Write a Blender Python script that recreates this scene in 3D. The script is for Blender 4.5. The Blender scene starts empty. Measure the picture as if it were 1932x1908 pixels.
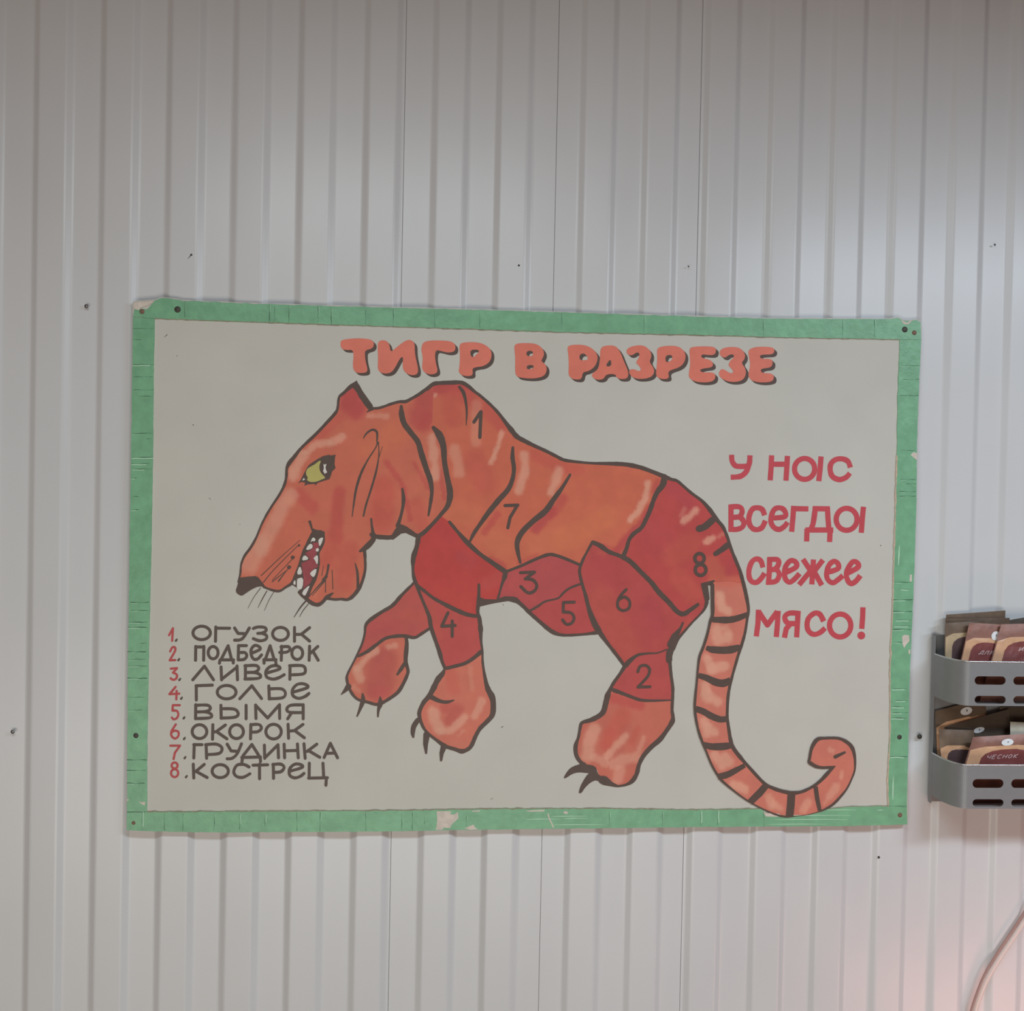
import bpy, bmesh, math, random
from mathutils import Vector, noise
from mathutils.geometry import delaunay_2d_cdt

# ------------------------------------------------------------------ camera
IW, IH, FPX = 1932.0, 1908.0, 1950.0
YAW, PIT, ROL, DIST = 0.06466193, -0.01635769, 0.02037195, 1.8620048
sc = bpy.context.scene
_f = Vector((math.sin(YAW)*math.cos(PIT), math.cos(YAW)*math.cos(PIT), math.sin(PIT)))
_r0 = Vector((math.cos(YAW), -math.sin(YAW), 0)); _u0 = _r0.cross(_f)
_r = math.cos(ROL)*_r0 + math.sin(ROL)*_u0
_u = -math.sin(ROL)*_r0 + math.cos(ROL)*_u0
CAM = Vector((0, -DIST, 0))
cd = bpy.data.cameras.new('camera'); cam = bpy.data.objects.new('camera', cd)
sc.collection.objects.link(cam); sc.camera = cam
cd.sensor_fit = 'HORIZONTAL'; cd.sensor_width = 36.0; cd.lens = 36.0*FPX/IW
cd.clip_start = .02
from mathutils import Matrix
cam.matrix_world = Matrix(((_r.x, _u.x, -_f.x, CAM.x), (_r.y, _u.y, -_f.y, CAM.y), (_r.z, _u.z, -_f.z, CAM.z), (0, 0, 0, 1)))

# ------------------------------------------------------------------ light
world = bpy.data.worlds.new('world'); sc.world = world; world.use_nodes = True
bg = world.node_tree.nodes['Background']
bg.inputs[0].default_value = (1.0, .56, .46, 1); bg.inputs[1].default_value = 0.075

def area(name, loc, aim, sx, sy, power, col, spread=180):
    l = bpy.data.lights.new(name, 'AREA'); l.shape = 'RECTANGLE'; l.size = sx; l.size_y = sy
    l.energy = power; l.color = col; l.spread = math.radians(spread)
    o = bpy.data.objects.new(name, l); sc.collection.objects.link(o)
    o.location = loc
    o.rotation_euler = (Vector(aim)-Vector(loc)).to_track_quat('-Z', 'Y').to_euler()
    return o
area('ceiling_tube_light', (-.20, -1.60, .95), (-.20, -1.52, 0), 1.1, .16, 14, (.82, .94, 1))
area('ceiling_tube_light', (1.55, -1.50, .76), (1.52, -1.40, 0), 1.1, .16, 24.5, (.72, .86, 1))
area('counter_lamp', (1.50, -.80, -1.40), (1.28, 0, -1.02), .7, .25, .95, (1, .46, .40), 95)
area('front_fill_light', (-.5, -3.5, -1.5), (-.5, 0, -1.3), 3.0, 1.2, 40, (1, .945, .84))  # added soft front fill that brightens the lower wall, no known source

sc.view_settings.view_transform = 'Standard'
sc.view_settings.look = 'None'
sc.view_settings.gamma = 1.0
sc.view_settings.use_curve_mapping = False
sc.view_settings.exposure = 0.0

# ------------------------------------------------------------------ helpers
random.seed(4)
COL = sc.collection
def at(px, py, y):
    """point of the plane at depth y (wall planes are y = const) seen at pixel px,py"""
    d = _f + _r*((px-IW/2)/FPX) - _u*((py-IH/2)/FPX)
    return CAM + d*((y-CAM.y)/d.y)

def lin(c):
    c = c/255.0
    return c/12.92 if c <= .04045 else ((c+.055)/1.055)**2.4
KREF = .55
def alb(r, g, b, k=KREF):
    return (min(lin(r)/k, .95), min(lin(g)/k, .95), min(lin(b)/k, .95), 1)

def mat(name, col, rough=.5, metal=0, spec=.4, noise_amt=0, noise_scale=40, bump=0, bump_scale=200, attr=None, stretch=None, coat=0):
    m = bpy.data.materials.new(name); m.use_nodes = True
    nt = m.node_tree; b = nt.nodes['Principled BSDF']
    b.inputs['Roughness'].default_value = rough; b.inputs['Metallic'].default_value = metal
    b.inputs['Specular IOR Level'].default_value = spec
    b.inputs['Coat Weight'].default_value = coat
    b.inputs['Base Color'].default_value = col
    tc = nt.nodes.new('ShaderNodeTexCoord'); src = tc.outputs['Object']
    if stretch:
        mp = nt.nodes.new('ShaderNodeMapping'); mp.inputs['Scale'].default_value = stretch
        nt.links.new(src, mp.inputs['Vector']); src = mp.outputs['Vector']
    if attr:
        a = nt.nodes.new('ShaderNodeAttribute'); a.attribute_name = attr; csock = a.outputs['Color']
    else:
        a = nt.nodes.new('ShaderNodeRGB'); a.outputs[0].default_value = col; csock = a.outputs[0]
    if noise_amt:
        n = nt.nodes.new('ShaderNodeTexNoise'); n.inputs['Scale'].default_value = noise_scale; n.inputs['Detail'].default_value = 5
        nt.links.new(src, n.inputs['Vector'])
        mr = nt.nodes.new('ShaderNodeMapRange'); mr.inputs['From Min'].default_value = .3; mr.inputs['From Max'].default_value = .7
        mr.inputs['To Min'].default_value = 1-noise_amt; mr.inputs['To Max'].default_value = 1+noise_amt*.6
        nt.links.new(n.outputs['Fac'], mr.inputs['Value'])
        mx = nt.nodes.new('ShaderNodeMix'); mx.data_type = 'RGBA'; mx.blend_type = 'MULTIPLY'; mx.inputs['Factor'].default_value = 1
        nt.links.new(csock, mx.inputs['A']); nt.links.new(mr.outputs['Result'], mx.inputs['B'])
        csock = mx.outputs['Result']
    nt.links.new(csock, b.inputs['Base Color'])
    if bump:
        n2 = nt.nodes.new('ShaderNodeTexNoise'); n2.inputs['Scale'].default_value = bump_scale; n2.inputs['Detail'].default_value = 4
        nt.links.new(src, n2.inputs['Vector'])
        bp = nt.nodes.new('ShaderNodeBump'); bp.inputs['Strength'].default_value = bump; bp.inputs['Distance'].default_value = .002
        nt.links.new(n2.outputs['Fac'], bp.inputs['Height']); nt.links.new(bp.outputs['Normal'], b.inputs['Normal'])
    return m

def link(name, me, m, parent=None, loc=None):
    o = bpy.data.objects.new(name, me); COL.objects.link(o)
    if m and not me.materials: me.materials.append(m)
    if parent is not None: o.parent = parent
    if loc is not None: o.location = loc
    return o

def mesh_obj(name, verts, faces, m, parent=None, origin=None, smooth=False, cols=None):
    """verts in world coordinates; they are stored relative to the thing's origin"""
    org = Vector(origin) if origin is not None else (Vector(parent['_org']) if parent is not None else Vector((0, 0, 0)))
    me = bpy.data.meshes.new(name)
    me.from_pydata([tuple(Vector(v)-org) for v in verts], [], faces)
    if cols is not None:
        ca = me.color_attributes.new('Col', 'FLOAT_COLOR', 'POINT')
        for i, c in enumerate(cols): ca.data[i].color = c
    if smooth:
        for p in me.polygons: p.use_smooth = True
    o = link(name, me, m, parent)
    if parent is None: o.location = org
    o['_org'] = tuple(org)
    return o

def thing(name, org, label, cat, group=None):
    o = bpy.data.objects.new(name, None); COL.objects.link(o); o.location = org
    o.empty_display_size = .05; o['_org'] = tuple(org)
    return tag(o, label, cat, group)
def tag(o, label, cat, group=None):
    o['label'] = label; o['category'] = cat
    if group: o['group'] = group
    return o

# regions the tracing was measured in: origin x, y and scale
REG = {'A': (430, 700, 4.77), 'B': (430, 950, 4.77), 'C': (780, 700, 4.77), 'D': (740, 1050, 4.77), 'E': (1040, 860, 4.77),
       'F': (1040, 1150, 4.77), 'G': (1280, 1300, 4.83), 'M': (540, 980, 10.6), 'Y': (550, 840, 19.32), 'T': (630, 620, 4.493),
       'U': (1050, 630, 4.493), 'S': (1340, 830, 4.771), 'L': (300, 1160, 5.367), 'P': (0, 0, 1)}
def parse(s, w=None):
    out = []; reg = REG['P']
    for t in s.split():
        if t in REG: reg = REG[t]; continue
        a = [float(q) for q in t.split(',')]
        ww = (a[2] if len(a) > 2 else (w if w is not None else 0))/reg[2]
        out.append((reg[0]+a[0]/reg[2], reg[1]+a[1]/reg[2], ww))
    return out
def P2(s): return [(p[0], p[1]) for p in parse(s)]

def catmull(pts, n=5):
    if len(pts) < 3: return pts
    out = []
    for i in range(len(pts)-1):
        p0 = pts[max(i-1, 0)]; p1 = pts[i]; p2 = pts[i+1]; p3 = pts[min(i+2, len(pts)-1)]
        for j in range(n):
            t = j/n
            out.append(tuple(.5*((2*b)+(-a+c)*t+(2*a-5*b+4*c-d)*t*t+(-a+3*b-3*c+d)*t**3) for a, b, c, d in zip(p0, p1, p2, p3)))
    out.append(tuple(pts[-1]))
    return out
def chaikin(pts, n=2):
    for _ in range(n):
        q = []
        for i in range(len(pts)):
            a = pts[i]; b = pts[(i+1) % len(pts)]
            q.append((a[0]*.75+b[0]*.25, a[1]*.75+b[1]*.25)); q.append((a[0]*.25+b[0]*.75, a[1]*.25+b[1]*.75))
        pts = q
    return pts

class Tri2:
    """triangles collected in a flat drawing, mapped onto a surface later"""
    def __init__(s): s.v = []; s.f = []
    def ribbon(s, pts, caps=True, smooth=None, wob=0):
        if smooth is None: smooth = len(pts) > 3
        sharp = not smooth
        q = catmull(pts) if smooth else list(pts)
        # drop doubles
        r = [q[0]]
        for p in q[1:]:
            if math.hypot(p[0]-r[-1][0], p[1]-r[-1][1]) > .05: r.append(p)
        q = r
        if len(q) == 1: s.disc(q[0][0], q[0][1], q[0][2]/2); return
        if sharp:
            for a, b in zip(q, q[1:]):
                dx, dy = b[0]-a[0], b[1]-a[1]; l = math.hypot(dx, dy); nx, ny = -dy/l, dx/l
                k = len(s.v)
                s.v += [(a[0]+nx*a[2]/2, a[1]+ny*a[2]/2), (a[0]-nx*a[2]/2, a[1]-ny*a[2]/2), (b[0]-nx*b[2]/2, b[1]-ny*b[2]/2), (b[0]+nx*b[2]/2, b[1]+ny*b[2]/2)]
                s.f.append((k, k+1, k+2, k+3))
            for p in q[1:-1]: s.disc(p[0], p[1], p[2]/2)
        else:
            k = len(s.v)
            for i, p in enumerate(q):
                a = q[max(i-1, 0)]; b = q[min(i+1, len(q)-1)]
                dx, dy = b[0]-a[0], b[1]-a[1]; l = math.hypot(dx, dy) or 1; nx, ny = -dy/l, dx/l
                h = max(p[2], .3)/2
                if wob: h *= 1+wob*noise.noise(Vector((p[0]*.12, p[1]*.12, 3)))
                s.v += [(p[0]+nx*h, p[1]+ny*h), (p[0]-nx*h, p[1]-ny*h)]
            for i in range(len(q)-1):
                j = k+2*i; s.f.append((j, j+1, j+3, j+2))
        if caps:
            for p in (q[0], q[-1]): s.disc(p[0], p[1], max(p[2], .3)/2)
    def disc(s, x, y, r, ry=None, n=12):
        k = len(s.v); ry = ry or r
        s.v += [(x+r*math.cos(2*math.pi*i/n), y+ry*math.sin(2*math.pi*i/n)) for i in range(n)]
        s.f.append(tuple(range(k, k+n)))
    def ring(s, x, y, rx, ry, w, n=36):
        k = len(s.v)
        for i in range(n):
            a = 2*math.pi*i/n; c, d = math.cos(a), math.sin(a)
            s.v += [(x+(rx+w/2)*c, y+(ry+w/2)*d), (x+(rx-w/2)*c, y+(ry-w/2)*d)]
        for i in range(n):
            j = k+2*i; l = k+2*((i+1) % n); s.f.append((j, j+1, l+1, l))
    def poly(s, pts, holes=(), step=None):
        v, f = fill2d(pts, holes, step); k = len(s.v)
        s.v += v; s.f += [tuple(i+k for i in t) for t in f]

def union(v, f):
    """one flat, non-overlapping mesh out of overlapping brush marks"""
    V = [Vector(p) for p in v]; Ed = []; cell = {}
    for t in f:
        n = len(t); Ed += [(t[i], t[(i+1) % n]) for i in range(n)]
        p = [v[i] for i in t]
        x0 = min(q[0] for q in p); x1 = max(q[0] for q in p); y0 = min(q[1] for q in p); y1 = max(q[1] for q in p)
        for i in range(int(x0//6), int(x1//6)+1):
            for j in range(int(y0//6), int(y1//6)+1): cell.setdefault((i, j), []).append((x0, x1, y0, y1, p))
    r = delaunay_2d_cdt(V, Ed, [], 0, 1e-6)
    vs = [(q.x, q.y) for q in r[0]]; out = []
    for t in r[2]:
        cx = sum(vs[i][0] for i in t)/len(t); cy = sum(vs[i][1] for i in t)/len(t)
        for x0, x1, y0, y1, p in cell.get((int(cx//6), int(cy//6)), ()):
            if x0 <= cx <= x1 and y0 <= cy <= y1 and inside(cx, cy, p): out.append(tuple(t)); break
    return vs, out

def inside(x, y, poly):
    c = False; j = len(poly)-1
    for i in range(len(poly)):
        xi, yi = poly[i][0], poly[i][1]; xj, yj = poly[j][0], poly[j][1]
        if (yi > y) != (yj > y) and x < (xj-xi)*(y-yi)/(yj-yi)+xi: c = not c
        j = i
    return c
def fill2d(poly, holes=(), step=None):
    loops = [list(poly)]+[list(h) for h in holes]
    V = []; Ed = []
    for lp in loops:
        k = len(V); n = len(lp)
        V += [Vector((p[0], p[1])) for p in lp]; Ed += [(k+i, k+(i+1) % n) for i in range(n)]
    if step:
        x0 = min(p[0] for p in poly); x1 = max(p[0] for p in poly); y0 = min(p[1] for p in poly); y1 = max(p[1] for p in poly)
        ny = int((y1-y0)/step)+1; nx = int((x1-x0)/step)+1
        for j in range(ny):
            for i in range(nx):
                x = x0+(i+.5+.5*(j % 2))*step; y = y0+(j+.5)*step
                if inside(x, y, poly) and not any(inside(x, y, h) for h in holes): V.append(Vector((x, y)))
    r = delaunay_2d_cdt(V, Ed, [], 0, 1e-7)
    vs, fs = r[0], r[2]; out = []
    for t in fs:
        cx = sum(vs[i].x for i in t)/len(t); cy = sum(vs[i].y for i in t)/len(t)
        if inside(cx, cy, poly) and not any(inside(cx, cy, h) for h in holes): out.append(tuple(t))
    return [(v.x, v.y) for v in vs], out

# ------------------------------------------------------------------ materials
M = {}
M['wall'] = mat('wall_painted_steel', (.80, .805, .80, 1), .30, 0, .5, .03, 3, .04, 30)
M['seam'] = mat('seam_grey', (.5, .5, .48, 1), .8)
M['cream'] = mat('cream_board_paint', alb(170, 167.5, 158.5), .55, 0, .3, .035, 9, .06, 300)
M['green'] = mat('green_strip_paint', alb(104, 151, 117), .38, 0, .45, .13, 48, .40, 110)
M['crack'] = mat('green_crack', alb(62, 92, 72), .7)
M['chip'] = mat('bare_chip', alb(182, 172, 160), .7, noise_amt=.12, noise_scale=120)
M['worn'] = mat('worn_light_green', alb(160, 190, 164), .6)
M['raw'] = mat('raw_board_edge', alb(128, 118, 106), .8, noise_amt=.2, noise_scale=150)
M['screw'] = mat('dark_screw', alb(62, 60, 54), .5, .3)
M['rust'] = mat('rusty_screw', alb(112, 88, 74), .7, .2, noise_amt=.3, noise_scale=400)
M['steel'] = mat('grey_screw', alb(120, 120, 118), .35, .8)
M['tiger'] = mat('tiger_paint', (1, 1, 1, 1), .5, 0, .35, .07, 34, .10, 160, attr='Col')
M['line'] = mat('brush_black', alb(78, 64, 58), .5, 0, .35, .07, 60)
M['listink'] = mat('list_ink', alb(82, 72, 66), .55, 0, .3, .06, 60)
M['listred'] = mat('list_red', alb(160, 72, 72), .55, 0, .3, .12, 70)
M['slogan'] = mat('slogan_red', alb(170, 65, 72), .5, 0, .35, .08, 40)
M['title'] = mat('title_orange', alb(192, 104, 86), .45, 0, .4, .06, 40, .2, 120)
M['yellow'] = mat('eye_yellow', alb(160, 152, 88), .5, noise_amt=.05)
M['white'] = mat('tooth_white', alb(186, 182, 174), .5)
M['maroon'] = mat('mouth_maroon', alb(134, 62, 66), .5, noise_amt=.12, noise_scale=90)
M['rack'] = mat('silver_rack_paint', (.33, .335, .335, 1), .5, .25, .5, .03, 60)
M['foil'] = mat('brown_foil', alb(94, 78, 64, .55), .42, .10, .5, .18, 45, .35, 55)
M['foilred'] = mat('red_brown_foil', alb(122, 84, 72, .55), .42, .10, .5, .2, 45, .35, 55)
M['foildark'] = mat('dark_foil', alb(74, 64, 55, .55), .42, .10, .5, .18, 45, .3, 55)
M['pale'] = mat('pale_plastic', alb(150, 146, 134, .50), .35, 0, .5, .12, 60, .2, 60)
M['band'] = mat('packet_cream', alb(172, 134, 104, .50), .35, 0, .5, .1, 60)
M['bandold'] = mat('packet_beige', alb(150, 132, 106, .50), .4, 0, .5, .1, 60)
M['labelred'] = mat('packet_maroon', alb(104, 56, 54, .50), .35, 0, .5, .14, 40)
M['labeldark'] = mat('packet_dark_label', alb(70, 54, 54, .50), .35, 0, .5, .14, 40)
M['white2'] = mat('packet_white', alb(196, 186, 182, .45), .4)
M['lettering'] = mat('packet_lettering', alb(158, 134, 132, .5), .4)
M['rim'] = mat('rim_highlight', (.62, .63, .63, 1), .25, .7)  # highlight put into the colour: lighter than the rack, as if catching light
M['fringe'] = mat('bare_fringe', alb(170, 148, 128), .7, noise_amt=.2, noise_scale=200)
M['edge'] = mat('brown_edge', alb(126, 118, 98), .7, noise_amt=.25, noise_scale=200)  # thin brownish line along the inner edges of the strips
M['ink'] = mat('packet_ink', alb(74, 66, 64, .42), .5)
M['cord'] = mat('pale_cord', alb(206, 176, 168), .4)
M['cord_shade'] = mat('shaded_cord_side', alb(140, 112, 106), .5)  # darker tone for the shaded side of the cord

# ------------------------------------------------------------------ wall
DEP = .0037
mids = [65.6, 191.8, 315.6, 439.4, 563.3, 687.1, 815, 935.4, 1093.6, 1211, 1325.7, 1446.9, 1566.3, 1681.4, 1793.5, 1905.5]
k_ = 1/2.972
bots = [145*k_, 513*k_, 882*k_, 1247*k_, 1610*k_, 640+73*k_, 640+453*k_, 640+808*k_, 640+1276*k_, 640+1625*k_, 1282+52*k_, 1282+408*k_, 1282+748*k_, 1282+1086*k_, 1282+1417*k_, 1282+1745*k_]
ribx = [(at(a, 480, 0).x+at(b, 1680, 0).x)/2 for a, b in zip(mids, bots)]
ribx = [ribx[0]-.118*i for i in range(6, 0, -1)]+ribx+[ribx[-1]+.115*i for i in range(1, 8)]
seamx = [at(1046, 480, 0).x, at(1290, 1680, 0).x, (at(748+7, 480, 0).x+at(734, 1680, 0).x)/2]
prof = []          # (x, y) of the sheet's section
S2 = .0056
for i, x in enumerate(ribx[:-1]):
    nx = ribx[i+1]
    ta = .0005+.0004*math.sin(i*2.3); tb = -.0005+.0004*math.sin(i*1.7+1)
    cor = [(x-S2, DEP-tb*.6), (x+S2, -DEP+ta), (x+.0517, -DEP-ta), (x+.0629, DEP+tb)]
    a, b = cor[3][0], nx-S2
    raw = [(x-.02, DEP-tb*.6)]+cor+[(b, DEP)]
    for q in range(1, 5):            # rolled bends
        p0, p1, p2 = (Vector(raw[q-1]), Vector(raw[q]), Vector(raw[q+1]))
        e0 = p1+(p0-p1).normalized()*.0030; e1 = p1+(p2-p1).normalized()*.0030
        for j in range(5):
            t_ = j/4; v_ = e0*(1-t_)**2+p1*2*t_*(1-t_)+e1*t_*t_; prof.append((v_.x, v_.y))
    for s in seamx:
        if a-.02 < s < b+.013: s = min(max(s, a+.0045), b-.0045)
        if a+.004 < s < b-.004: prof += [(s-.0005, DEP), (s-.0003, DEP+.003), (s+.0003, DEP+.003), (s+.0005, DEP-.0003)]
Z0, Z1 = -1.45, 1.30
zs = [Z0+(Z1-Z0)*j/12 for j in range(13)]
V = [(x, y, z) for z in zs for x, y in prof]; n = len(prof)
Fc = [(j*n+i, j*n+i+1, (j+1)*n+i+1, (j+1)*n+i) for j in range(len(zs)-1) for i in range(n-1)]
w = mesh_obj('wall_back', V, Fc, M['wall'])
me = w.data; me.materials.append(M['seam'])
for p in me.polygons:
    if p.center.y > DEP+.0015: p.material_index = 1
w['kind'] = 'structure'; w['label'] = 'pale grey ribbed sheet-metal wall with vertical seams'

def rivet(name, px, py, r, m, label, group=None, y=-DEP):
    c = at(px, py, y); bm = bmesh.new()
    bmesh.ops.create_uvsphere(bm, u_segments=14, v_segments=8, radius=r)
    for v in bm.verts: v.co.y *= .55
    bmesh.ops.create_cone(bm, cap_ends=True, segments=14, radius1=r*1.35, radius2=r*1.35, depth=r*.3, matrix=Matrix.Rotation(math.pi/2, 4, 'X'))
    me = bpy.data.meshes.new(name); bm.to_mesh(me); bm.free()
    for p in me.polygons: p.use_smooth = True
    o = link(name, me, m); o.location = c
    return tag(o, label, 'screw' if 'screw' in name else 'nail', group)
rivet('wall_screw', 163, 578, .0026, M['steel'], "small grey screw in the wall just left of the sign's top left corner")
rivet('wall_screw', 24, 1381, .0026, M['steel'], "small grey screw in the bare wall far left of the sign's word list")
rivet('wall_screw', 1735, 1390, .0034, M['screw'], 'small dark screw in the wall between the sign and the packet rack')
rivet('wall_screw', 1658, 1618, .0017, M['screw'], "tiny dark screw in the wall just below the sign's bottom right corner")
rivet('wall_nail', 979, 501, .0014, M['screw'], "tiny dark nail head in the wall above the middle of the sign's title")
rivet('wall_nail', 1299, 503, .0011, M['screw'], "tiny dark nail head in the wall above the right end of the sign's title")
rivet('wall_nail', 1877, 462, .0014, M['screw'], 'tiny dark nail head high in the wall above the packet rack')
# bent nail with its tail hanging out of the wall
t = Tri2(); cN = at(361, 481, -DEP)
bm = bmesh.new()
bmesh.ops.create_uvsphere(bm, u_segments=10, v_segments=6, radius=.002)
bmesh.ops.create_cone(bm, cap_ends=True, segments=8, radius1=.0009, radius2=.0004, depth=.009, matrix=Matrix.Translation((-.003, 0, -.0035)) @ Matrix.Rotation(math.radians(-139), 4, 'Y'))
me = bpy.data.meshes.new('bent_nail'); bm.to_mesh(me); bm.free()
o = link('bent_nail', me, M['screw']); o.location = cN
tag(o, "tiny bent black nail in the wall above the sign's top left part", 'nail')

# ------------------------------------------------------------------ sign
YF = -.0155                   # front of the board
YB = -DEP                     # its back, on the raised ribs
org = at(975, 1563, YB)
sign = thing('butcher_sign', org, 'large hand-painted board of a tiger cut into numbered meat parts, green-edged, on the ribbed wall', 'sign')

def slab(name, poly, y0, y1, m, parent, edge_mat=None):
    """a board with outline poly (pixels on plane y1), from depth y0 to its front y1"""
    v, f = fill2d(poly)
    fr = [at(x, y, y1) for x, y in v]
    bk = [Vector((p.x, y0, p.z)) for p in fr]
    n = len(v); F = [tuple(t) for t in f]+[tuple(i+n for i in reversed(t)) for t in f]
    k = len(poly); F += [(i, (i+1) % k, n+(i+1) % k, n+i) for i in range(k)]
    o = mesh_obj(name, fr+bk, F, m, parent)
    if edge_mat:
        o.data.materials.append(edge_mat)
        for p in o.data.polygons[len(f)*2:]: p.material_index = 1
    return o

def rough(pts, amp=1.2, step=9, seed=0):
    """wavers along an edge as hand-cut strips do"""
    out = []
    for a, b in zip(pts, pts[1:]):
        L = math.hypot(b[0]-a[0], b[1]-a[1]); n_ = max(1, int(L/step))
        for i in range(n_):
            t_ = i/n_; x = a[0]+(b[0]-a[0])*t_; y = a[1]+(b[1]-a[1])*t_
            d = amp*noise.noise(Vector((x*.07, y*.07, seed))); d2 = amp*.6*noise.noise(Vector((x*.3, y*.3, seed+9)))
            out.append((x-(b[1]-a[1])/L*(d+d2), y+(b[0]-a[0])/L*(d+d2)))
    out.append(pts[-1]); return out
top_out = [(250, 570), (262, 567), (292, 566), (304, 561), (320, 562), (345, 566), (480, 572), (620, 576), (960, 585), (1250, 594), (1450, 600), (1640, 601), (1680, 601), (1694, 598), (1704, 603), (1716, 604), (1730, 602), (1737, 607)]
right_out = [(1739, 612), (1738, 641), (1735, 700), (1732, 780), (1730, 840), (1729, 960), (1726, 1050), (1723, 1130), (1720, 1200), (1716, 1290), (1714, 1400), (1712, 1480), (1712, 1556)]
bot_out = [(1712, 1556), (1600, 1559), (1400, 1560), (1140, 1563), (1040, 1564), (830, 1567), (740, 1569), (420, 1571), (330, 1570), (239, 1567)]
left_out = [(239, 1567), (239.5, 1530), (241, 1300), (245, 1000), (248, 800), (251, 600), (250, 570)]
top_in = [(251, 598), (292, 601), (420, 606), (630, 613), (850, 620), (1060, 627), (1300, 632), (1480, 637), (1600, 639), (1698, 641), (1738, 641)]
bot_in = [(239.5, 1533), (277, 1532), (420, 1531), (640, 1530), (760, 1529), (940, 1526), (1140, 1525.5), (1300, 1528), (1440, 1526), (1441, 1534), (1500, 1535), (1565, 1526), (1600, 1522.5), (1676, 1521), (1711, 1521)]
left_in = [(292, 601), (290, 700), (288.5, 850), (286, 1000), (281.5, 1200), (278, 1400), (277, 1532)]
right_in = [(1698, 641), (1695, 720), (1692, 860), (1690, 940), (1688, 1010), (1686, 1080), (1684, 1160), (1682, 1200), (1679, 1260), (1680, 1330), (1678, 1410), (1675, 1470), (1676, 1521)]
YS = YF-.0014                 # front of the green strips
outer = rough(top_out, 1.2, 10, 1)+rough(right_out, .8, 12, 2)[1:]+rough(bot_out, .8, 12, 3)[1:]+rough(left_out, .6, 12, 4)[1:-1]
board = slab('backing_panel', outer, YB, YF, M['cream'], sign, M['raw'])
tstrip = slab('frame_strip', rough([(p[0], p[1]+1.5) for p in top_out[2:]], 1.3, 8, 5)+rough(list(reversed(top_in)), 1.1, 8, 6)+[(254, 582), (278, 584)], YF+.0002, YS, M['green'], sign)
lstrip = slab('frame_strip', rough([(252, 599), (292, 601.5)], .2)+rough(left_in, 1.0, 8, 8)[1:]+rough([(240, 1531.5)]+left_out[2:6], .7, 10, 7), YF+.0002, YS-.0001, M['green'], sign)
rstrip = slab('frame_strip', rough([(1697.5, 641.5), (1738, 641.5)], .2)+rough(right_out[2:-1], .8, 10, 9)+[(1711, 1520.5)]+rough(list(reversed(right_in)), 1.6, 7, 10)[:-1], YF+.0002, YS-.0001, M['green'], sign)
bstrip = slab('frame_strip', rough(bot_in, 1.3, 7, 11)+rough(bot_out, .9, 9, 12), YF+.0002, YS, M['green'], sign)
for o, s in ((tstrip, 'upper'), (lstrip, 'left'), (rstrip, 'right'), (bstrip, 'lower')): o['label'] = 'cracked green painted strip along the %s edge of the board' % s

def paint(name, tri, y, m, parent):
    v, f = union(tri.v, tri.f)
    return mesh_obj(name, [at(p[0], p[1], y) for p in v], f, m, parent)

for strip, line, wd, mm, nm in ((tstrip, top_in[1:-1], 1.6, 'edge', 'brown_edge'), (rstrip, right_in[2:], 3.0, 'fringe', 'bare_edge'), (bstrip, bot_in[1:9], 2.2, 'edge', 'brown_edge'), (bstrip, bot_in[11:14], 1.8, 'edge', 'brown_edge')):
    e_ = Tri2(); q_ = rough(line, 1.3, 7, 6)
    e_.ribbon([(x, y, wd*(.55+.9*abs(noise.noise(Vector((x*.05, y*.05, 4)))))) for x, y in q_], smooth=True)
    paint(nm, e_, YS-.00015, M[mm], strip)
# cracks and worn lines in the green paint
def cracks(strip, items, yy, horiz):
    for it in items:
        a, b, c = it[0], it[1], it[2]; wd = it[3] if len(it) > 3 else 1.3; lt = it[4] if len(it) > 4 else .5
        n_ = 5
        pts = []
        for i in range(n_+1):
            t_ = i/n_; wv = 1.0*noise.noise(Vector((a*.3+i*.7, c*.2, 2)))
            pts.append((a+(b-a)*t_, c+wv) if horiz else (c+wv, a+(b-a)*t_))
        d = Tri2(); d.ribbon([(p[0], p[1], wd*(.6+.4*math.sin(i*1.3+a))) for i, p in enumerate(pts)])
        paint('paint_crack', d, yy-.0002, M['crack'], strip)
        if lt:
            l = Tri2(); o_ = 1.9
            l.ribbon([((p[0], p[1]+o_) if horiz else (p[0]+o_, p[1]))+(1.6*lt,) for p in pts[:int(2+lt*4)]])
            paint('worn_line', l, yy-.00025, M['worn'], strip)
cracks(lstrip, [(251, 290, 688, 1.2, .8), (252, 288, 711, .9, 0), (252, 289, 736, 1.0, .2), (262, 288, 748, 1.2, 0), (250, 288, 818, 1.4, .3), (276, 287, 828, 1, .2),
    (249, 288, 863, 1.6, 1.0), (248, 282, 875, 1.1, .9), (250, 286, 885, 1.3, .7), (248, 258, 902, .9, .6), (249, 262, 937, 1.2, 0), (248, 262, 962, 1.2, .6), (249, 268, 641, 1.0, .1), (251, 290, 620, .9, .1),
    (246, 280, 1137, 1.5, .4), (248, 278, 1152, 1.3, .3), (243, 278, 1174, 1.6, .5), (242, 278, 1184, 1.8, .6), (262, 276, 1214, 1, 0), (241, 275, 1230, 1.8, .3), (243, 276, 1244, 1, .3), (242, 278, 1257, 1, .5), (241, 277, 1280, 1.8, .5),
    (240, 276, 1434, 1.6, .2), (239, 274, 1454, 1.5, .3), (240, 272, 1478, 1.6, .4), (240, 274, 1532, 1.0, 0), (242, 270, 1340, .8, .3), (243, 275, 1316, .9, .2)], YS-.0001, True)
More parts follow.
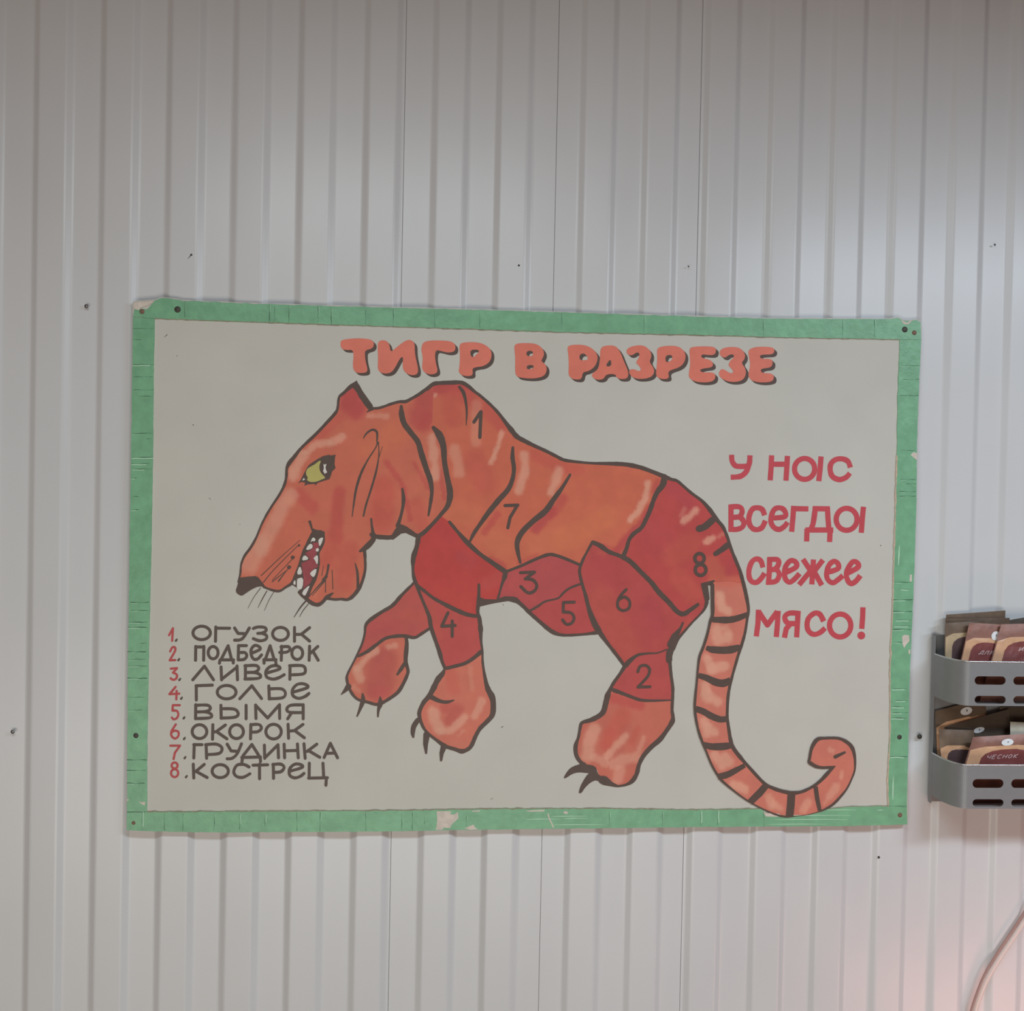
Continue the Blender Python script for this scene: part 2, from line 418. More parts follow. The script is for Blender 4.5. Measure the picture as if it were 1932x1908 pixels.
cracks(rstrip, [(1697, 1732, 747, .9, .1), (1716, 1733, 746, .9, 0), (1699, 1727, 905, 1, .3), (1710, 1728, 913, 1.2, 0), (1697, 1727, 928, 1.3, .3), (1698, 1727, 936, 1.2, .2),
    (1700, 1728, 850, 1.0, 0), (1688, 1720, 1099, 1.3, .3), (1700, 1716, 1112, .7, .9), (1686, 1721, 1132, 2.0, .6), (1685, 1720, 1154, 1.8, .7), (1690, 1720, 1170, .7, .8), (1688, 1719, 1181, .8, .9), (1684, 1718, 1188, 2, .6), (1688, 1704, 1212, 1.2, .5),
    (1683, 1712, 1300, .8, .9), (1690, 1712, 1322, .9, .8), (1683, 1710, 1334, 1.2, .9), (1684, 1712, 1345, 1.3, .7), (1682, 1710, 1355, 1.6, .9), (1680, 1712, 1428, 1.4, .9), (1700, 1737, 690, .8, .3), (1704, 1734, 716, .8, .2), (1688, 1712, 1522, .8, 0)], YS-.0001, True)
cracks(tstrip, [(575, 607, 508, 1.6, .3), (578, 606, 518, .8, .2), (576, 610, 545, 1.2, .2), (578, 608, 600, 1, .4), (569, 600, 348, .9, 0), (582, 615, 625, 1.4, .3), (584, 618, 742, 1.1, .2), (588, 620, 905, .9, .2), (590, 622, 1060, .9, .2), (596, 630, 1215, .8, .3), (602, 634, 1440, .9, .2), (602, 638, 1590, .8, .3), (604, 636, 1650, 1, .4), (585, 612, 690, .8, .1), (587, 618, 820, .8, .1)], YS, False)
cracks(bstrip, [(1532, 1566, 268, .8, .9), (1536, 1568, 310, 1, 0), (1536, 1568, 345, .9, 0), (1538, 1568, 404, 1, .2), (1536, 1566, 452, .8, .6), (1537, 1562, 500, .8, .7), (1534, 1568, 560, .9, .2), (1534, 1568, 604, 1.2, .3), (1534, 1568, 690, .8, .2), (1537, 1566, 758, 1.1, .2), (1535, 1566, 778, 1.2, .2), (1542, 1556, 801, .8, .2), (1540, 1560, 880, .7, .3),
    (1532, 1560, 1150, .8, .4), (1533, 1560, 1250, .8, .3), (1532, 1558, 1322, .7, .9), (1530, 1558, 1354, .8, .9), (1534, 1561, 1441, .8, .2)], YS, False)
for a, b, y in ((992, 1058, 1546.5), (1062, 1108, 1545), (1040, 1140, 1557), (1450, 1605, 1539.5), (1460, 1600, 1547), (1560, 1616, 1529), (1655, 1668, 1529.5), (1040, 1108, 1541), (1450, 1560, 1556)):
    lw = Tri2(); lw.ribbon([(a, y, .4), ((a*2+b)/3, y-.5, 1.2), ((a+2*b)/3, y-.7, 1.0), (b, y-.3, .4)])
    paint('worn_line', lw, YS-.00025, M['worn'], bstrip)
cr = Tri2(); cr.ribbon([(1034, 1536, 2.2), (1037, 1546, 2.6), (1041, 1554, 2.4), (1044, 1561, 2.6)])
paint('bare_crack', cr, YS-.0003, M['chip'], bstrip)
for q in ([(1685.5, 1465, .6), (1685, 1480, 1.8), (1684.5, 1500, 1.8), (1684.5, 1509, .7)], [(1697, 1030, 1), (1696, 1048, 2.4), (1695, 1066, 1.2)]):
    rl = Tri2(); rl.ribbon(q); paint('worn_line', rl, YS-.00035, M['worn'], rstrip)
def chip(strip, polys, yy):
    for p in polys:
        t_ = Tri2(); t_.poly(p)
        o = paint('bare_patch', t_, yy-.0003, M['chip'], strip); o['label'] = 'patch of bare board where the green paint has flaked off'
chip(bstrip, [[(824, 1531), (851, 1531), (850, 1537), (857, 1537), (864, 1532), (865, 1544), (860, 1549), (852, 1556), (849, 1563), (838, 1562), (834, 1566), (822, 1566), (824, 1558), (825, 1548)],
    [(876, 1563), (886, 1559), (893, 1556), (897, 1562), (902, 1565), (885, 1566)], [(1441, 1534), (1470, 1535.5), (1478, 1541.5), (1445, 1541)], [(1064, 1531), (1072, 1532), (1070, 1537), (1063, 1535)], [(890, 1530), (906, 1529), (904, 1532), (892, 1532)], [(990, 1530), (1028, 1528), (1026, 1531.5), (1000, 1532)]], YS)
chip(rstrip, [[(1718, 858), (1724, 853), (1731, 856), (1730, 868), (1725, 865)], [(1702, 1201), (1706, 1198), (1715, 1199), (1716, 1210), (1710, 1216), (1706, 1223), (1703, 1216)], [(1717, 1084), (1721, 1085), (1720, 1098), (1716, 1097)], [(1714, 1226), (1718, 1226), (1717, 1235), (1714, 1233)]], YS-.0001)
chip(lstrip, [[(261, 1512), (268, 1514), (274, 1513), (273, 1520), (266, 1517)], [(239, 1508), (244, 1509), (240, 1512)]], YS-.0001)
chip(tstrip, [[(1700, 602), (1704, 606), (1712, 609), (1718, 605), (1722, 604), (1714, 612), (1706, 612), (1702, 608)], [(253, 570), (286, 568), (290, 571), (276, 577), (266, 580), (262, 585), (255, 584), (252, 578)]], YS)

def screw_head(px, py, r, m, label):
    c = at(px, py, YS); bm = bmesh.new()
    bmesh.ops.create_uvsphere(bm, u_segments=16, v_segments=8, radius=r)
    for v in bm.verts: v.co.y *= .3
    me = bpy.data.meshes.new('screw_head'); bm.to_mesh(me); bm.free()
    for p in me.polygons: p.use_smooth = True
    o = link('screw_head', me, m, sign, c-org); o['label'] = label
screw_head(335, 584, .0056, M['screw'], 'dark screw near the upper left corner')
screw_head(268, 588, .0044, M['rust'], 'rusty screw in the upper left corner'); screw_head(1707, 622, .0054, M['screw'], 'dark screw in the upper right corner')
screw_head(1725, 628, .0044, M['rust'], 'rusty screw in the upper right corner'); screw_head(256.5, 1388, .0046, M['screw'], 'dark screw low on the left strip')
screw_head(1697, 1391, .0046, M['screw'], 'dark screw low on the right strip'); screw_head(252, 1553, .0034, M['rust'], 'rusty screw in the lower left corner')
screw_head(1698, 1538, .0044, M['rust'], 'rusty screw in the lower right corner')

# ---- title: fat orange letters with a dark drop edge
TITLE = {'T': [['55,110 75,95 150,85 230,82 310,92 335,110 340,140 325,170 265,185 262,220 268,280 285,340 280,370 240,378 190,375 165,350 160,300 168,230 160,180 110,183 70,175 57,150'],
 ['375,110 410,98 450,105 472,140 480,205 540,150 610,100 650,95 685,120 685,200 700,280 715,340 710,385 670,398 620,385 585,350 583,290 588,238 560,250 520,330 490,370 440,385 390,372 370,340 375,250 370,160'],
 ['745,150 755,120 800,102 900,100 1000,108 1030,140 1030,180 1010,200 960,205 900,188 865,182 855,230 865,300 880,350 870,380 820,392 770,375 745,340 755,250 740,180'],
 ['1060,130 1120,115 1200,115 1270,130 1325,170 1340,220 1325,280 1270,320 1200,328 1172,340 1180,390 1150,405 1090,400 1055,370 1065,320 1070,230', '1155,180 1228,178 1228,208 1205,218 1195,240 1160,240'],
 ['1530,140 1560,125 1640,122 1720,130 1770,170 1785,215 1765,260 1755,275 1800,310 1805,360 1780,405 1700,425 1600,420 1545,405 1535,360 1538,250 1530,180', '1632,190 1685,188 1690,232 1634,236', '1634,312 1692,308 1692,340 1636,348']],
 'U': [['90,110 130,92 230,92 300,120 345,170 350,220 325,280 270,318 222,325 215,375 190,390 130,382 100,350 105,270 100,170', '193,180 228,162 262,190 268,222 198,226'],
 ['385,110 430,98 500,100 540,150 570,230 610,320 605,375 560,385 510,375 500,340 420,342 400,385 340,392 295,360 310,330 355,300 370,200 370,140', '458,208 468,276 412,276'],
 ['590,140 620,110 700,95 755,105 800,150 805,200 785,235 825,290 830,330 800,370 720,385 650,375 610,330 625,300 660,300 700,320 720,300 690,260 670,245 700,200 705,165 680,155 640,185 600,175'],
 ['850,130 880,108 960,100 1030,105 1080,140 1098,190 1080,250 1040,285 960,310 945,330 955,370 930,385 870,380 840,350 850,280 855,200', '922,185 978,176 984,222 926,248'],
 ['1125,120 1170,108 1260,105 1340,110 1355,140 1340,180 1280,180 1230,172 1225,204 1300,218 1330,250 1320,285 1250,292 1212,305 1230,328 1330,325 1350,355 1335,400 1260,415 1170,405 1125,375 1120,340 1135,260 1130,190'],
 ['1380,150 1410,120 1490,108 1560,120 1600,170 1595,215 1565,245 1600,290 1608,340 1580,395 1500,412 1420,395 1370,350 1390,300 1420,300 1470,335 1500,330 1490,300 1455,270 1470,230 1505,200 1500,172 1460,178 1430,205 1390,190'],
 ['1625,135 1680,112 1760,108 1835,115 1850,140 1835,175 1750,176 1722,184 1728,212 1820,210 1835,245 1820,285 1750,293 1728,305 1740,332 1830,335 1845,370 1830,405 1740,415 1660,400 1630,370 1625,340 1645,260 1630,190']]}
def title_word(letters, label):
    f = Tri2(); s = Tri2()
    for lp in letters:
        ls = [chaikin(P2(q), 2 if i == 0 else 1) for i, q in enumerate(lp)]
        f.poly(ls[0], ls[1:])
        for k in (1, 2, 3, 4):
            s.poly([(x+1.35*k, y+1.3*k) for x, y in ls[0]], [[(x+1.35*k, y+1.3*k) for x, y in h] for h in ls[1:]])
    o = paint('title_word', f, YF-.0005, M['title'], sign); o['label'] = label
    paint('letter_shadow', s, YF-.0003, M['line'], o)
TT = [['T '+q for q in l] for l in TITLE['T']]; UU = [['U '+q for q in l] for l in TITLE['U']]
title_word(TT[:4], 'fat orange painted letters of the first title word'); title_word(TT[4:], 'fat orange painted single letter in the middle of the title'); title_word(UU, 'fat orange painted letters of the last title word')

for q in ([(310.5, 636, .8), (315.5, 631.5, 1.3)], [(334, 671.5, 1.6)], [(364.5, 802, 2.2)], [(394.5, 940, 1.0), (398, 942.5, .5)], [(1661.5, 1029.5, 2)], [(949, 1371, 1.2), (946, 1373, 1.2)], [(452.5, 989.5, 1.4)], [(949.5, 1141.5, 1.8)], [(926, 1508.5, .8), (930, 1506, .7)]):
    t_ = Tri2(); t_.ribbon(q); paint('dark_speck', t_, YF-.0002, M['listink'], sign)

# ---- slogan and word list: brush letters
def letters(spec, reg, w, caps=True):
    """';' parts strokes; 'o x,y,rx,ry' is a ring, 'd x,y,r' a dot"""
    t_ = Tri2(); ox, oy, k = REG[reg]
    for st in spec.split(';'):
        st = st.strip()
        if not st: continue
        if st[0] in 'od':
            a = [float(q) for q in st[1:].split(',')]
            if st[0] == 'o': t_.ring(ox+a[0]/k, oy+a[1]/k, a[2]/k, a[3]/k, w/k)
            else: t_.disc(ox+a[0]/k, oy+a[1]/k, a[2]/k)
        else:
            t_.ribbon(parse(reg+' '+st, w), caps, wob=.12)
    return t_
SLOGAN = [('193,135 197,190 225,232 270,240 320,238 345,225; 358,140 352,215 325,285 280,325 230,335 185,337', 'red painted one-letter word at the start of the slogan'), ('553,140 548,250 540,365; 695,145 690,250 682,368; 555,220 690,220; o850,262,91,94; 998,150 990,260 977,372; 1262,250 1240,195 1190,172 1130,178 1088,215 1080,270 1100,330 1160,358 1220,340 1258,300', 'red painted word ending the first slogan line'),
 ('187,583 187,828; 175,605 260,603 288,640 265,690 190,700; 190,702 265,697 302,740 290,785 240,806 170,806; 490,680 470,630 430,612 380,625 350,690 352,755 385,800 430,808 470,785 497,728; 560,705 675,690 665,632 620,612 575,630 550,690 548,745 575,790 620,807 665,782 697,742; 752,595 745,700 733,828; 740,620 884,622; 945,600 942,650 925,760 905,800; 925,620 1077,622; 1055,610 1060,700 1068,800; 858,812 1108,812; 872,800 868,915; 1080,800 1075,920; o1228,716,94,99; 1380,603 1370,700 1360,837', 'red painted word of the second slogan line'),
 ('475,1150 455,1090 415,1073 375,1100 350,1170 352,1240 380,1280 425,1280 465,1240 490,1200; 535,1060 533,1180 524,1305; 515,1080 600,1078 618,1110 590,1160 535,1172; 535,1175 592,1168 622,1210 605,1260 570,1280 505,1283; 680,1195 775,1145 768,1100 725,1088 682,1135 668,1200 680,1258 715,1282 755,1258 805,1205; 835,1075 905,1180 800,1305; 930,1078 915,1302; 1015,1082 935,1185 1005,1310; 1055,1195 1150,1160 1148,1112 1110,1095 1070,1130 1048,1200 1060,1260 1105,1287 1150,1260 1195,1222; 1228,1205 1328,1150 1325,1108 1285,1098 1245,1150 1225,1210 1240,1268 1270,1295 1312,1272 1352,1222', 'red painted word of the third slogan line'),
 ('435,1530 430,1650 415,1770; 435,1545 515,1668 605,1545; 612,1540 605,1660 595,1775; 792,1540 785,1660 778,1778; 790,1562 720,1560 680,1580 672,1610 700,1650 785,1655; 725,1655 685,1700 668,1782; 1022,1635 990,1575 945,1560 890,1600 872,1660 885,1720 930,1752 985,1738 1035,1695; o1170,1672,96,103; 1375,1508 1372,1600 1364,1702; d1360,1762,36', 'red painted word of the last slogan line with exclamation mark')]
for sp, lb in SLOGAN:
    o = paint('slogan_word', letters(sp, 'S', 47, False), YF-.0004, M['slogan'], sign); o['label'] = lb
LIST = ['o432,185,88,68; 575,125 572,270; 575,137 715,138; 765,135 800,190 870,193; 915,135 860,225 820,255 765,258; 955,140 1000,125 1070,130 1085,160 1050,185 1000,190; 1000,190 1050,190 1090,215 1080,250 1020,265 955,243; o1230,195,80,66; 1372,130 1372,270; 1525,132 1440,200 1385,200; 1445,200 1525,268',
 '372,322 370,462; 370,327 455,327; 454,322 452,462; o548,385,50,62; 700,315 628,455; 700,315 735,455; 618,458 755,458; 618,458 612,492; 752,458 752,490; 885,314 805,314; 805,312 802,458; 805,385 870,385 888,420 860,453 802,458; 935,392 1022,352 1010,322 970,312 935,350 935,410 960,450 1000,448 1038,408; 1125,315 1078,450; 1125,315 1165,450; 1062,458 1185,456; 1062,455 1064,492; 1180,455 1185,500; 1242,320 1238,462; 1235,326 1310,325 1325,355 1290,380 1222,383; o1400,390,55,64; 1525,320 1520,462; 1608,322 1535,390; 1560,372 1612,462',
 '342,660 460,522 552,660; 628,530 634,660; 634,655 785,535; 790,520 795,660; 875,515 875,652; 870,518 980,515 1010,545 975,580 880,585; 880,586 975,588 1028,615 1005,645 870,652; 1085,592 1222,550 1195,518 1130,525 1085,570 1090,630 1150,653 1210,640 1268,608; 1327,520 1325,655; 1322,517 1450,517 1482,555 1460,600 1325,610',
 '377,720 378,865; 375,720 540,714; o685,785,95,68; 818,852 940,720 1038,850; 1112,722 1117,855; 1117,752 1240,752 1280,795 1250,842 1115,852; 1350,787 1505,738 1470,702 1400,707 1352,760 1357,820 1415,848 1480,828 1518,798',
 '372,912 370,1055; 370,918 490,917 520,950 480,980 370,985; 370,986 480,986 532,1015 510,1045 370,1053; 627,918 630,1050; 630,953 760,957 802,1000 770,1038 628,1048; 882,918 882,1055; 978,915 982,1052; 978,918 1100,1047 1215,918; 1220,912 1222,1052; 1460,912 1460,1055; 1460,914 1340,917 1296,950 1320,988 1460,992; 1345,990 1303,1055',
 'o410,1185,74,70; 545,1115 542,1262; 672,1118 580,1185 545,1190; 590,1190 688,1258; o785,1185,70,70; 930,1112 927,1258; 930,1115 1010,1113 1037,1150 1000,1185 930,1190; o1160,1185,78,74; 1307,1110 1312,1252; 1458,1112 1370,1175 1312,1180; 1375,1175 1472,1247',
 '357,1315 352,1452; 352,1317 435,1317; 477,1317 482,1455; 472,1317 580,1312 637,1350 610,1405 482,1418; 690,1312 730,1380 790,1385; 835,1308 790,1410 740,1455 690,1460; 940,1315 850,1430; 940,1315 1010,1425; 838,1447 1028,1442; 845,1447 840,1492; 1025,1442 1028,1488; 1067,1322 1070,1455; 1070,1452 1198,1325; 1205,1318 1210,1450; 1267,1312 1272,1450; 1270,1380 1400,1375; 1402,1310 1410,1450; 1468,1308 1480,1455; 1598,1312 1500,1385; 1510,1375 1628,1445; 1672,1447 1735,1303 1808,1450; 1695,1405 1782,1402',
 '347,1515 352,1655; 458,1517 370,1590; 380,1590 488,1650; o620,1585,82,66; 912,1543 860,1518 790,1525 757,1590 785,1638 850,1648 920,1612; 952,1525 1100,1521; 1018,1515 1018,1662; 1157,1515 1160,1658; 1152,1518 1230,1514 1267,1545 1235,1590 1160,1598; 1318,1588 1450,1547 1430,1517 1370,1517 1322,1565 1325,1628 1375,1653 1430,1638 1468,1608; 1522,1505 1520,1655; 1660,1505 1668,1648; 1515,1656 1705,1652; 1695,1652 1690,1728']
NUMS = ['102,208 140,140; 141,138 133,265', '113,372 135,332 160,332 163,365 122,440; 108,462 165,460; 122,440 108,462', '120,547 182,542; 182,542 142,588; 142,588 180,608 175,645 145,660 118,645', '168,732 108,803; 105,805 205,800; 178,772 175,858',
 '210,917 140,917; 140,917 136,972; 136,972 180,975 196,1010 180,1048 148,1060 130,1042', '170,1112 128,1180 126,1225 160,1255 195,1230 195,1187 155,1175 126,1197', '115,1327 213,1327; 213,1327 160,1400 148,1462', 'o158,1528,30,30; o158,1605,36,40']
DOTS = [(175, 258), (200, 455), (210, 656), (228, 846), (253, 1045), (257, 1254), (263, 1448), (277, 1640)]
ORD = ['first', 'second', 'third', 'fourth', 'fifth', 'sixth', 'seventh', 'last']
for i in range(8):
    t_ = letters(LIST[i], 'L', 31)
    o = paint('list_word', t_, YF-.0004, M['listink'], sign); o['label'] = 'dark brush-lettered word, %s of the eight list lines' % ORD[i]
    a, b = DOTS[i]; d_ = Tri2(); d_.ribbon(parse('L %d,%d,20 %d,%d,24' % (a+5, b-6, a-4, b+6))); paint('list_dot', d_, YF-.0004, M['listink'], sign)
    o = paint('list_number', letters(NUMS[i], 'L', 23), YF-.0004, M['listred'], sign); o['label'] = 'red number %d before the %s list word' % (i+1, ORD[i])

# ---- the tiger
O_ = (177, 92, 70); OR = (172, 80, 67); RD = (163, 66, 63); PALE = (192, 138, 116); DR = (160, 64, 64); YO = (180, 98, 72); PK = (192, 112, 92)
def colourise(v, base, strokes):
    cols = []
    for x, y in v:
        c = list(base)
        for s in strokes:
            pts, hw, col, al = s
            d = 1e9
            for a, b in zip(pts, pts[1:]):
                dx, dy = b[0]-a[0], b[1]-a[1]; L = dx*dx+dy*dy
                t_ = max(0, min(1, ((x-a[0])*dx+(y-a[1])*dy)/L)) if L else 0
                d = min(d, math.hypot(x-a[0]-dx*t_, y-a[1]-dy*t_))
            d += 2.2*noise.noise(Vector((x*.16, y*.16, 1)))+min(hw*.5, 3.5)*noise.noise(Vector((x*.06, y*.045, 7)))
            k = max(0, min(1, (hw*1.4-d)/(hw*.9))); k = k*k*(3-2*k)*al
            c = [c[i]*(1-k)+col[i]*k for i in range(3)]
        cols.append(alb(*c))
    return cols
def ST(s, hw, col, al=.8):
    p = P2(s); k = REG[s.split()[0]][2]
    return (p, hw/k, col, al)
YT = YF-.0003
def patch(name, outline, base, strokes, parent, y=YT):
    v, f = fill2d(P2(outline), (), 4.0)
    return mesh_obj(name, [at(p[0], p[1], y) for p in v], f, M['tiger'], parent, cols=colourise(v, base, strokes))
TORSO = 'C 180,118 250,108 340,105 430,105 490,135 550,185 610,230 700,310 770,385 830,465 880,530 930,590 1000,630 1080,670 1180,715 1280,765 1350,800 1440,815 1600,830 1740,833 E 680,80 800,105 900,140 1000,180 1020,190 1005,260 960,320 925,390 890,490 850,580 810,650 740,705 700,760 680,830 650,900 600,895 520,865 440,810 370,780 320,870 280,950 C 1495,1745 1380,1695 1280,1660 1210,1655 1100,1695 980,1750 840,1805 700,1720 600,1650 490,1550 400,1450 325,1360 240,1300 250,1290 310,1210 330,1100 305,960 280,820 270,680 235,580 170,505'
tiger = patch('painted_tiger', TORSO, O_, [
    ST('C 190,160 330,140 480,180', 80, DR, .75), ST('C 480,240 640,330 780,480', 70, OR, .9), ST('C 350,260 350,420', 90, OR, .7), ST('C 1100,760 1300,860 1500,900', 60, OR, .7), ST('C 560,820 640,1000', 120, OR, .6),
    ST('C 330,1250 500,1300', 110, YO, .7), ST('C 700,1500 820,1600', 110, YO, .8), ST('C 1100,1560 1350,1500', 110, YO, .8), ST('E 100,760 250,700 500,560', 110, (182, 100, 70), .8), ST('E 300,250 700,300', 120, O_, .6),
    ST('C 760,1290 640,1450', 30, RD, .6), ST('C 1240,1260 1100,1420', 50, DR, .75), ST('C 1350,1150 1260,1280', 45, RD, .5), ST('E 900,480 800,640 680,740 600,850', 40, DR, .8), ST('E 960,230 930,320', 28, RD, .6), ST('E 420,800 560,850', 24, RD, .6), ST('C 960,1730 1100,1660', 22, RD, .4), ST('C 700,1700 820,1770', 35, RD, .6),
    ST('C 165,215 195,215', 24, PALE, .7), ST('C 370,700 390,820 410,920', 48, PALE, .55), ST('C 580,300 560,420 560,640', 46, PALE, .42), ST('C 795,560 760,680 700,820', 24, PALE, .8), ST('C 1000,760 1005,900 945,1080', 42, PALE, .75), ST('C 1310,900 1240,1090', 42, PALE, .75), ST('E 865,250 850,380 780,500 710,580', 28, PALE, .85)], sign)
tiger['label'] = 'orange-red painted tiger with black brush outlines, divided into numbered cuts'
patch('head', 'A 95,1900 112,1820 120,1740 150,1665 205,1590 255,1500 300,1390 345,1300 400,1210 460,1120 505,1035 525,960 530,880 552,830 600,770 650,705 710,645 770,590 830,530 890,465 950,400 985,345 1000,240 1040,200 1100,145 1155,100 1190,190 1235,270 1295,335 1400,322 1540,278 1600,275 1720,210 1850,120 C 180,118 170,505 235,580 270,680 280,820 305,960 330,1100 310,1210 250,1290 180,1370 100,1450 40,1490 A 1715,1490 1680,1470 1600,1410 1530,1395 1480,1490 1400,1497 1310,1510 1250,1580 B 1230,430 1235,500 1235,600 1210,700 1180,765 1130,830 1080,865 1020,862 960,865 900,858 850,890 810,912 760,900 715,850 750,760 790,680 815,580 815,520 820,440 840,400 860,340 860,260 770,240 760,270 710,370 670,460 640,560 600,660 580,715 520,755 460,790 380,775 320,750 265,665 180,665 105,672', (176, 94, 74), [
    ST('A 1120,190 1090,300 1150,340', 100, DR, .8), ST('A 880,540 760,620', 40, OR, .7), ST('A 1000,420 900,520', 50, (174, 84, 70), .7), ST('A 640,1110 760,1230', 60, RD, .5), ST('A 1000,1100 980,1300 970,1500', 60, RD, .6), ST('B 960,300 900,520', 80, OR, .7), ST('B 1100,420 1050,700', 90, OR, .6),
    ST('A 1400,1050 1380,1350', 110, OR, .8), ST('A 1420,820 1560,1000 1640,1330', 26, RD, .6), ST('A 1300,700 1500,560', 130, YO, .7), ST('A 1700,1200 1750,1380', 70, OR, .6), ST('C 140,200 60,420', 110, DR, .6), ST('C 130,420 90,500', 60, RD, .5), ST('A 1680,830 1800,1050', 20, RD, .5), ST('C 240,900 280,1150', 22, RD, .5),
    ST('A 1030,590 940,640', 34, PALE, .7), ST('A 900,650 790,660 710,730', 32, PALE, .75), ST('A 680,760 600,900 590,950', 50, PALE, .8), ST('A 560,1120 480,1240 390,1420 300,1600', 70, PALE, .65), ST('A 280,1560 190,1750', 90, PALE, .6), ST('A 1270,405 1430,405', 26, PALE, .55), ST('C 165,600 185,760 200,960', 40, PALE, .75), ST('B 130,600 220,640', 22, (186, 110, 92), .7), ST('B 780,820 840,720', 26, (180, 105, 82), .6), ST('B 1190,520 1190,640', 24, YO, .7)], tiger)
patch('rump', 'E 1020,190 1080,212 1130,225 1180,265 1260,335 1360,410 1430,490 1490,575 1545,640 1585,730 1620,840 1660,940 1700,1040 1730,1150 1600,1128 1450,1140 1420,1160 1365,1200 1385,1290 1400,1330 1320,1340 1250,1390 1190,1425 1130,1400 1060,1320 970,1230 900,1140 810,1050 720,960 660,920 650,900 680,830 700,760 740,705 810,650 850,580 890,490 925,390 960,320 1005,260', RD, [
    ST('E 1480,1150 1740,1150', 75, (179, 93, 75), .85), ST('E 1100,300 1250,420', 60, (163, 66, 70), .7), ST('E 1000,800 900,700', 140, (161, 65, 66), .6), ST('E 1250,800 1100,900', 110, (167, 76, 65), .7), ST('E 1450,980 1500,1080', 80, (169, 84, 68), .8), ST('E 1150,1100 1280,1250', 90, OR, .6), ST('E 1640,930 1600,1050', 34, (161, 65, 68), .7),
    ST('E 1300,490 1250,550 1190,590', 30, PALE, .8), ST('E 1200,480 1170,540', 22, PALE, .35), ST('E 1460,735 1390,780', 32, PALE, .8), ST('E 1540,700 1500,740', 16, PALE, .4)], tiger)
patch('shoulder', 'C 240,1300 325,1360 400,1450 490,1550 600,1650 700,1720 840,1805 D 1020,150 1010,190 985,260 960,350 950,385 840,415 775,425 770,500 770,540 680,525 580,485 470,430 370,375 300,320 235,270 195,190 185,100 190,0 A 1665,1780 1670,1680 1700,1580 1715,1490 C 100,1450 180,1370', (165, 61, 57), [
    ST('D 300,80 500,150', 120, (163, 59, 56), .6), ST('D 850,250 950,200', 60, (165, 68, 64), .8), ST('C 240,1420 330,1500', 60, (161, 59, 59), .7), ST('D 700,60 640,0', 70, DR, .6), ST('D 500,350 680,440', 60, (169, 65, 57), .6)], tiger)
patch('forearm', 'D 235,270 300,320 370,375 470,430 580,485 680,525 770,540 785,560 795,650 800,760 810,860 720,925 650,965 560,990 475,1010 450,950 425,860 390,760 350,640 335,550 300,460 250,340', (164, 71, 67), [ST('D 320,420 420,700', 50, (167, 75, 67), .6), ST('D 600,800 520,950', 80, (163, 68, 65), .6)], tiger)
patch('paw', 'D 475,1010 560,990 650,965 720,925 810,860 815,960 835,1090 860,1190 900,1270 910,1350 900,1430 850,1490 790,1550 750,1620 720,1690 690,1730 630,1755 560,1735 480,1710 420,1670 330,1600 280,1540 250,1460 245,1400 280,1320 330,1260 370,1190 410,1110 450,1060 470,1030', (180, 100, 82), [
    ST('D 520,1040 560,1200', 60, OR, .5), ST('D 480,1350 580,1380 520,1480', 60, (169, 82, 72), .85), ST('D 700,1000 720,1200', 20, PALE, .3), ST('D 370,1400 380,1480 430,1560', 52, PALE, .8), ST('D 430,1580 540,1560 650,1450', 36, PALE, .75), ST('D 810,1300 740,1440', 34, PALE, .7), ST('D 650,1570 590,1620', 14, PALE, .4), ST('D 560,1680 680,1700', 40, (182, 106, 88), .6)], tiger)
patch('far_forearm', 'B 1690,700 1640,750 1560,830 1480,920 1380,980 1280,1050 1240,1100 1230,1180 1205,1270 1160,1370 1260,1330 1340,1270 1420,1215 1520,1195 1600,1195 1680,1208 1740,1175 1810,1130 1814,1027 1779,937 1703,747', (164, 76, 70), [ST('B 1300,1130 1500,1100', 60, (163, 72, 72), .6), ST('B 1600,1000 1750,1000', 60, (169, 80, 70), .6)], tiger)
patch('paw', 'B 1160,1370 1260,1330 1340,1270 1420,1215 1520,1195 1605,1200 1610,1260 1605,1330 1600,1420 1620,1500 1615,1540 1580,1620 1530,1700 1450,1760 1380,1800 1330,1810 1260,1790 1180,1770 1130,1730 1090,1660 1070,1580 1080,1530 1120,1450', (177, 96, 78), [
    ST('B 1400,1400 1350,1650', 130, (163, 78, 70), .9), ST('B 1300,1700 1400,1700', 50, (169, 76, 72), .7), ST('B 1340,1320 1220,1420 1160,1500', 26, PALE, .8), ST('B 1160,1500 1190,1580', 44, PALE, .75), ST('B 1450,1290 1500,1280', 30, PALE, .65), ST('B 1130,1650 1180,1690', 22, PALE, .4)], tiger)
patch('belly_cut', 'C 840,1805 980,1750 1100,1695 1210,1655 1280,1660 1380,1695 1495,1745 D 1705,245 1600,285 1540,330 1490,378 1380,405 1310,450 1240,490 1180,450 1110,390 1030,370 950,385 960,350 985,260 1010,190 1020,150', (159, 70, 70), [ST('D 1100,250 1250,350', 60, (165, 73, 70), .6)], tiger)
patch('udder_cut', 'D 1705,245 1741,354 1771,474 1816,594 1861,673 1850,690 1740,700 1640,708 1560,710 1490,700 1420,665 1330,590 1240,510 1240,490 1310,450 1380,405 1490,378 1540,330 1600,285', (161, 68, 66), [ST('D 1500,640 1700,650', 30, (164, 70, 68), .6)], tiger)
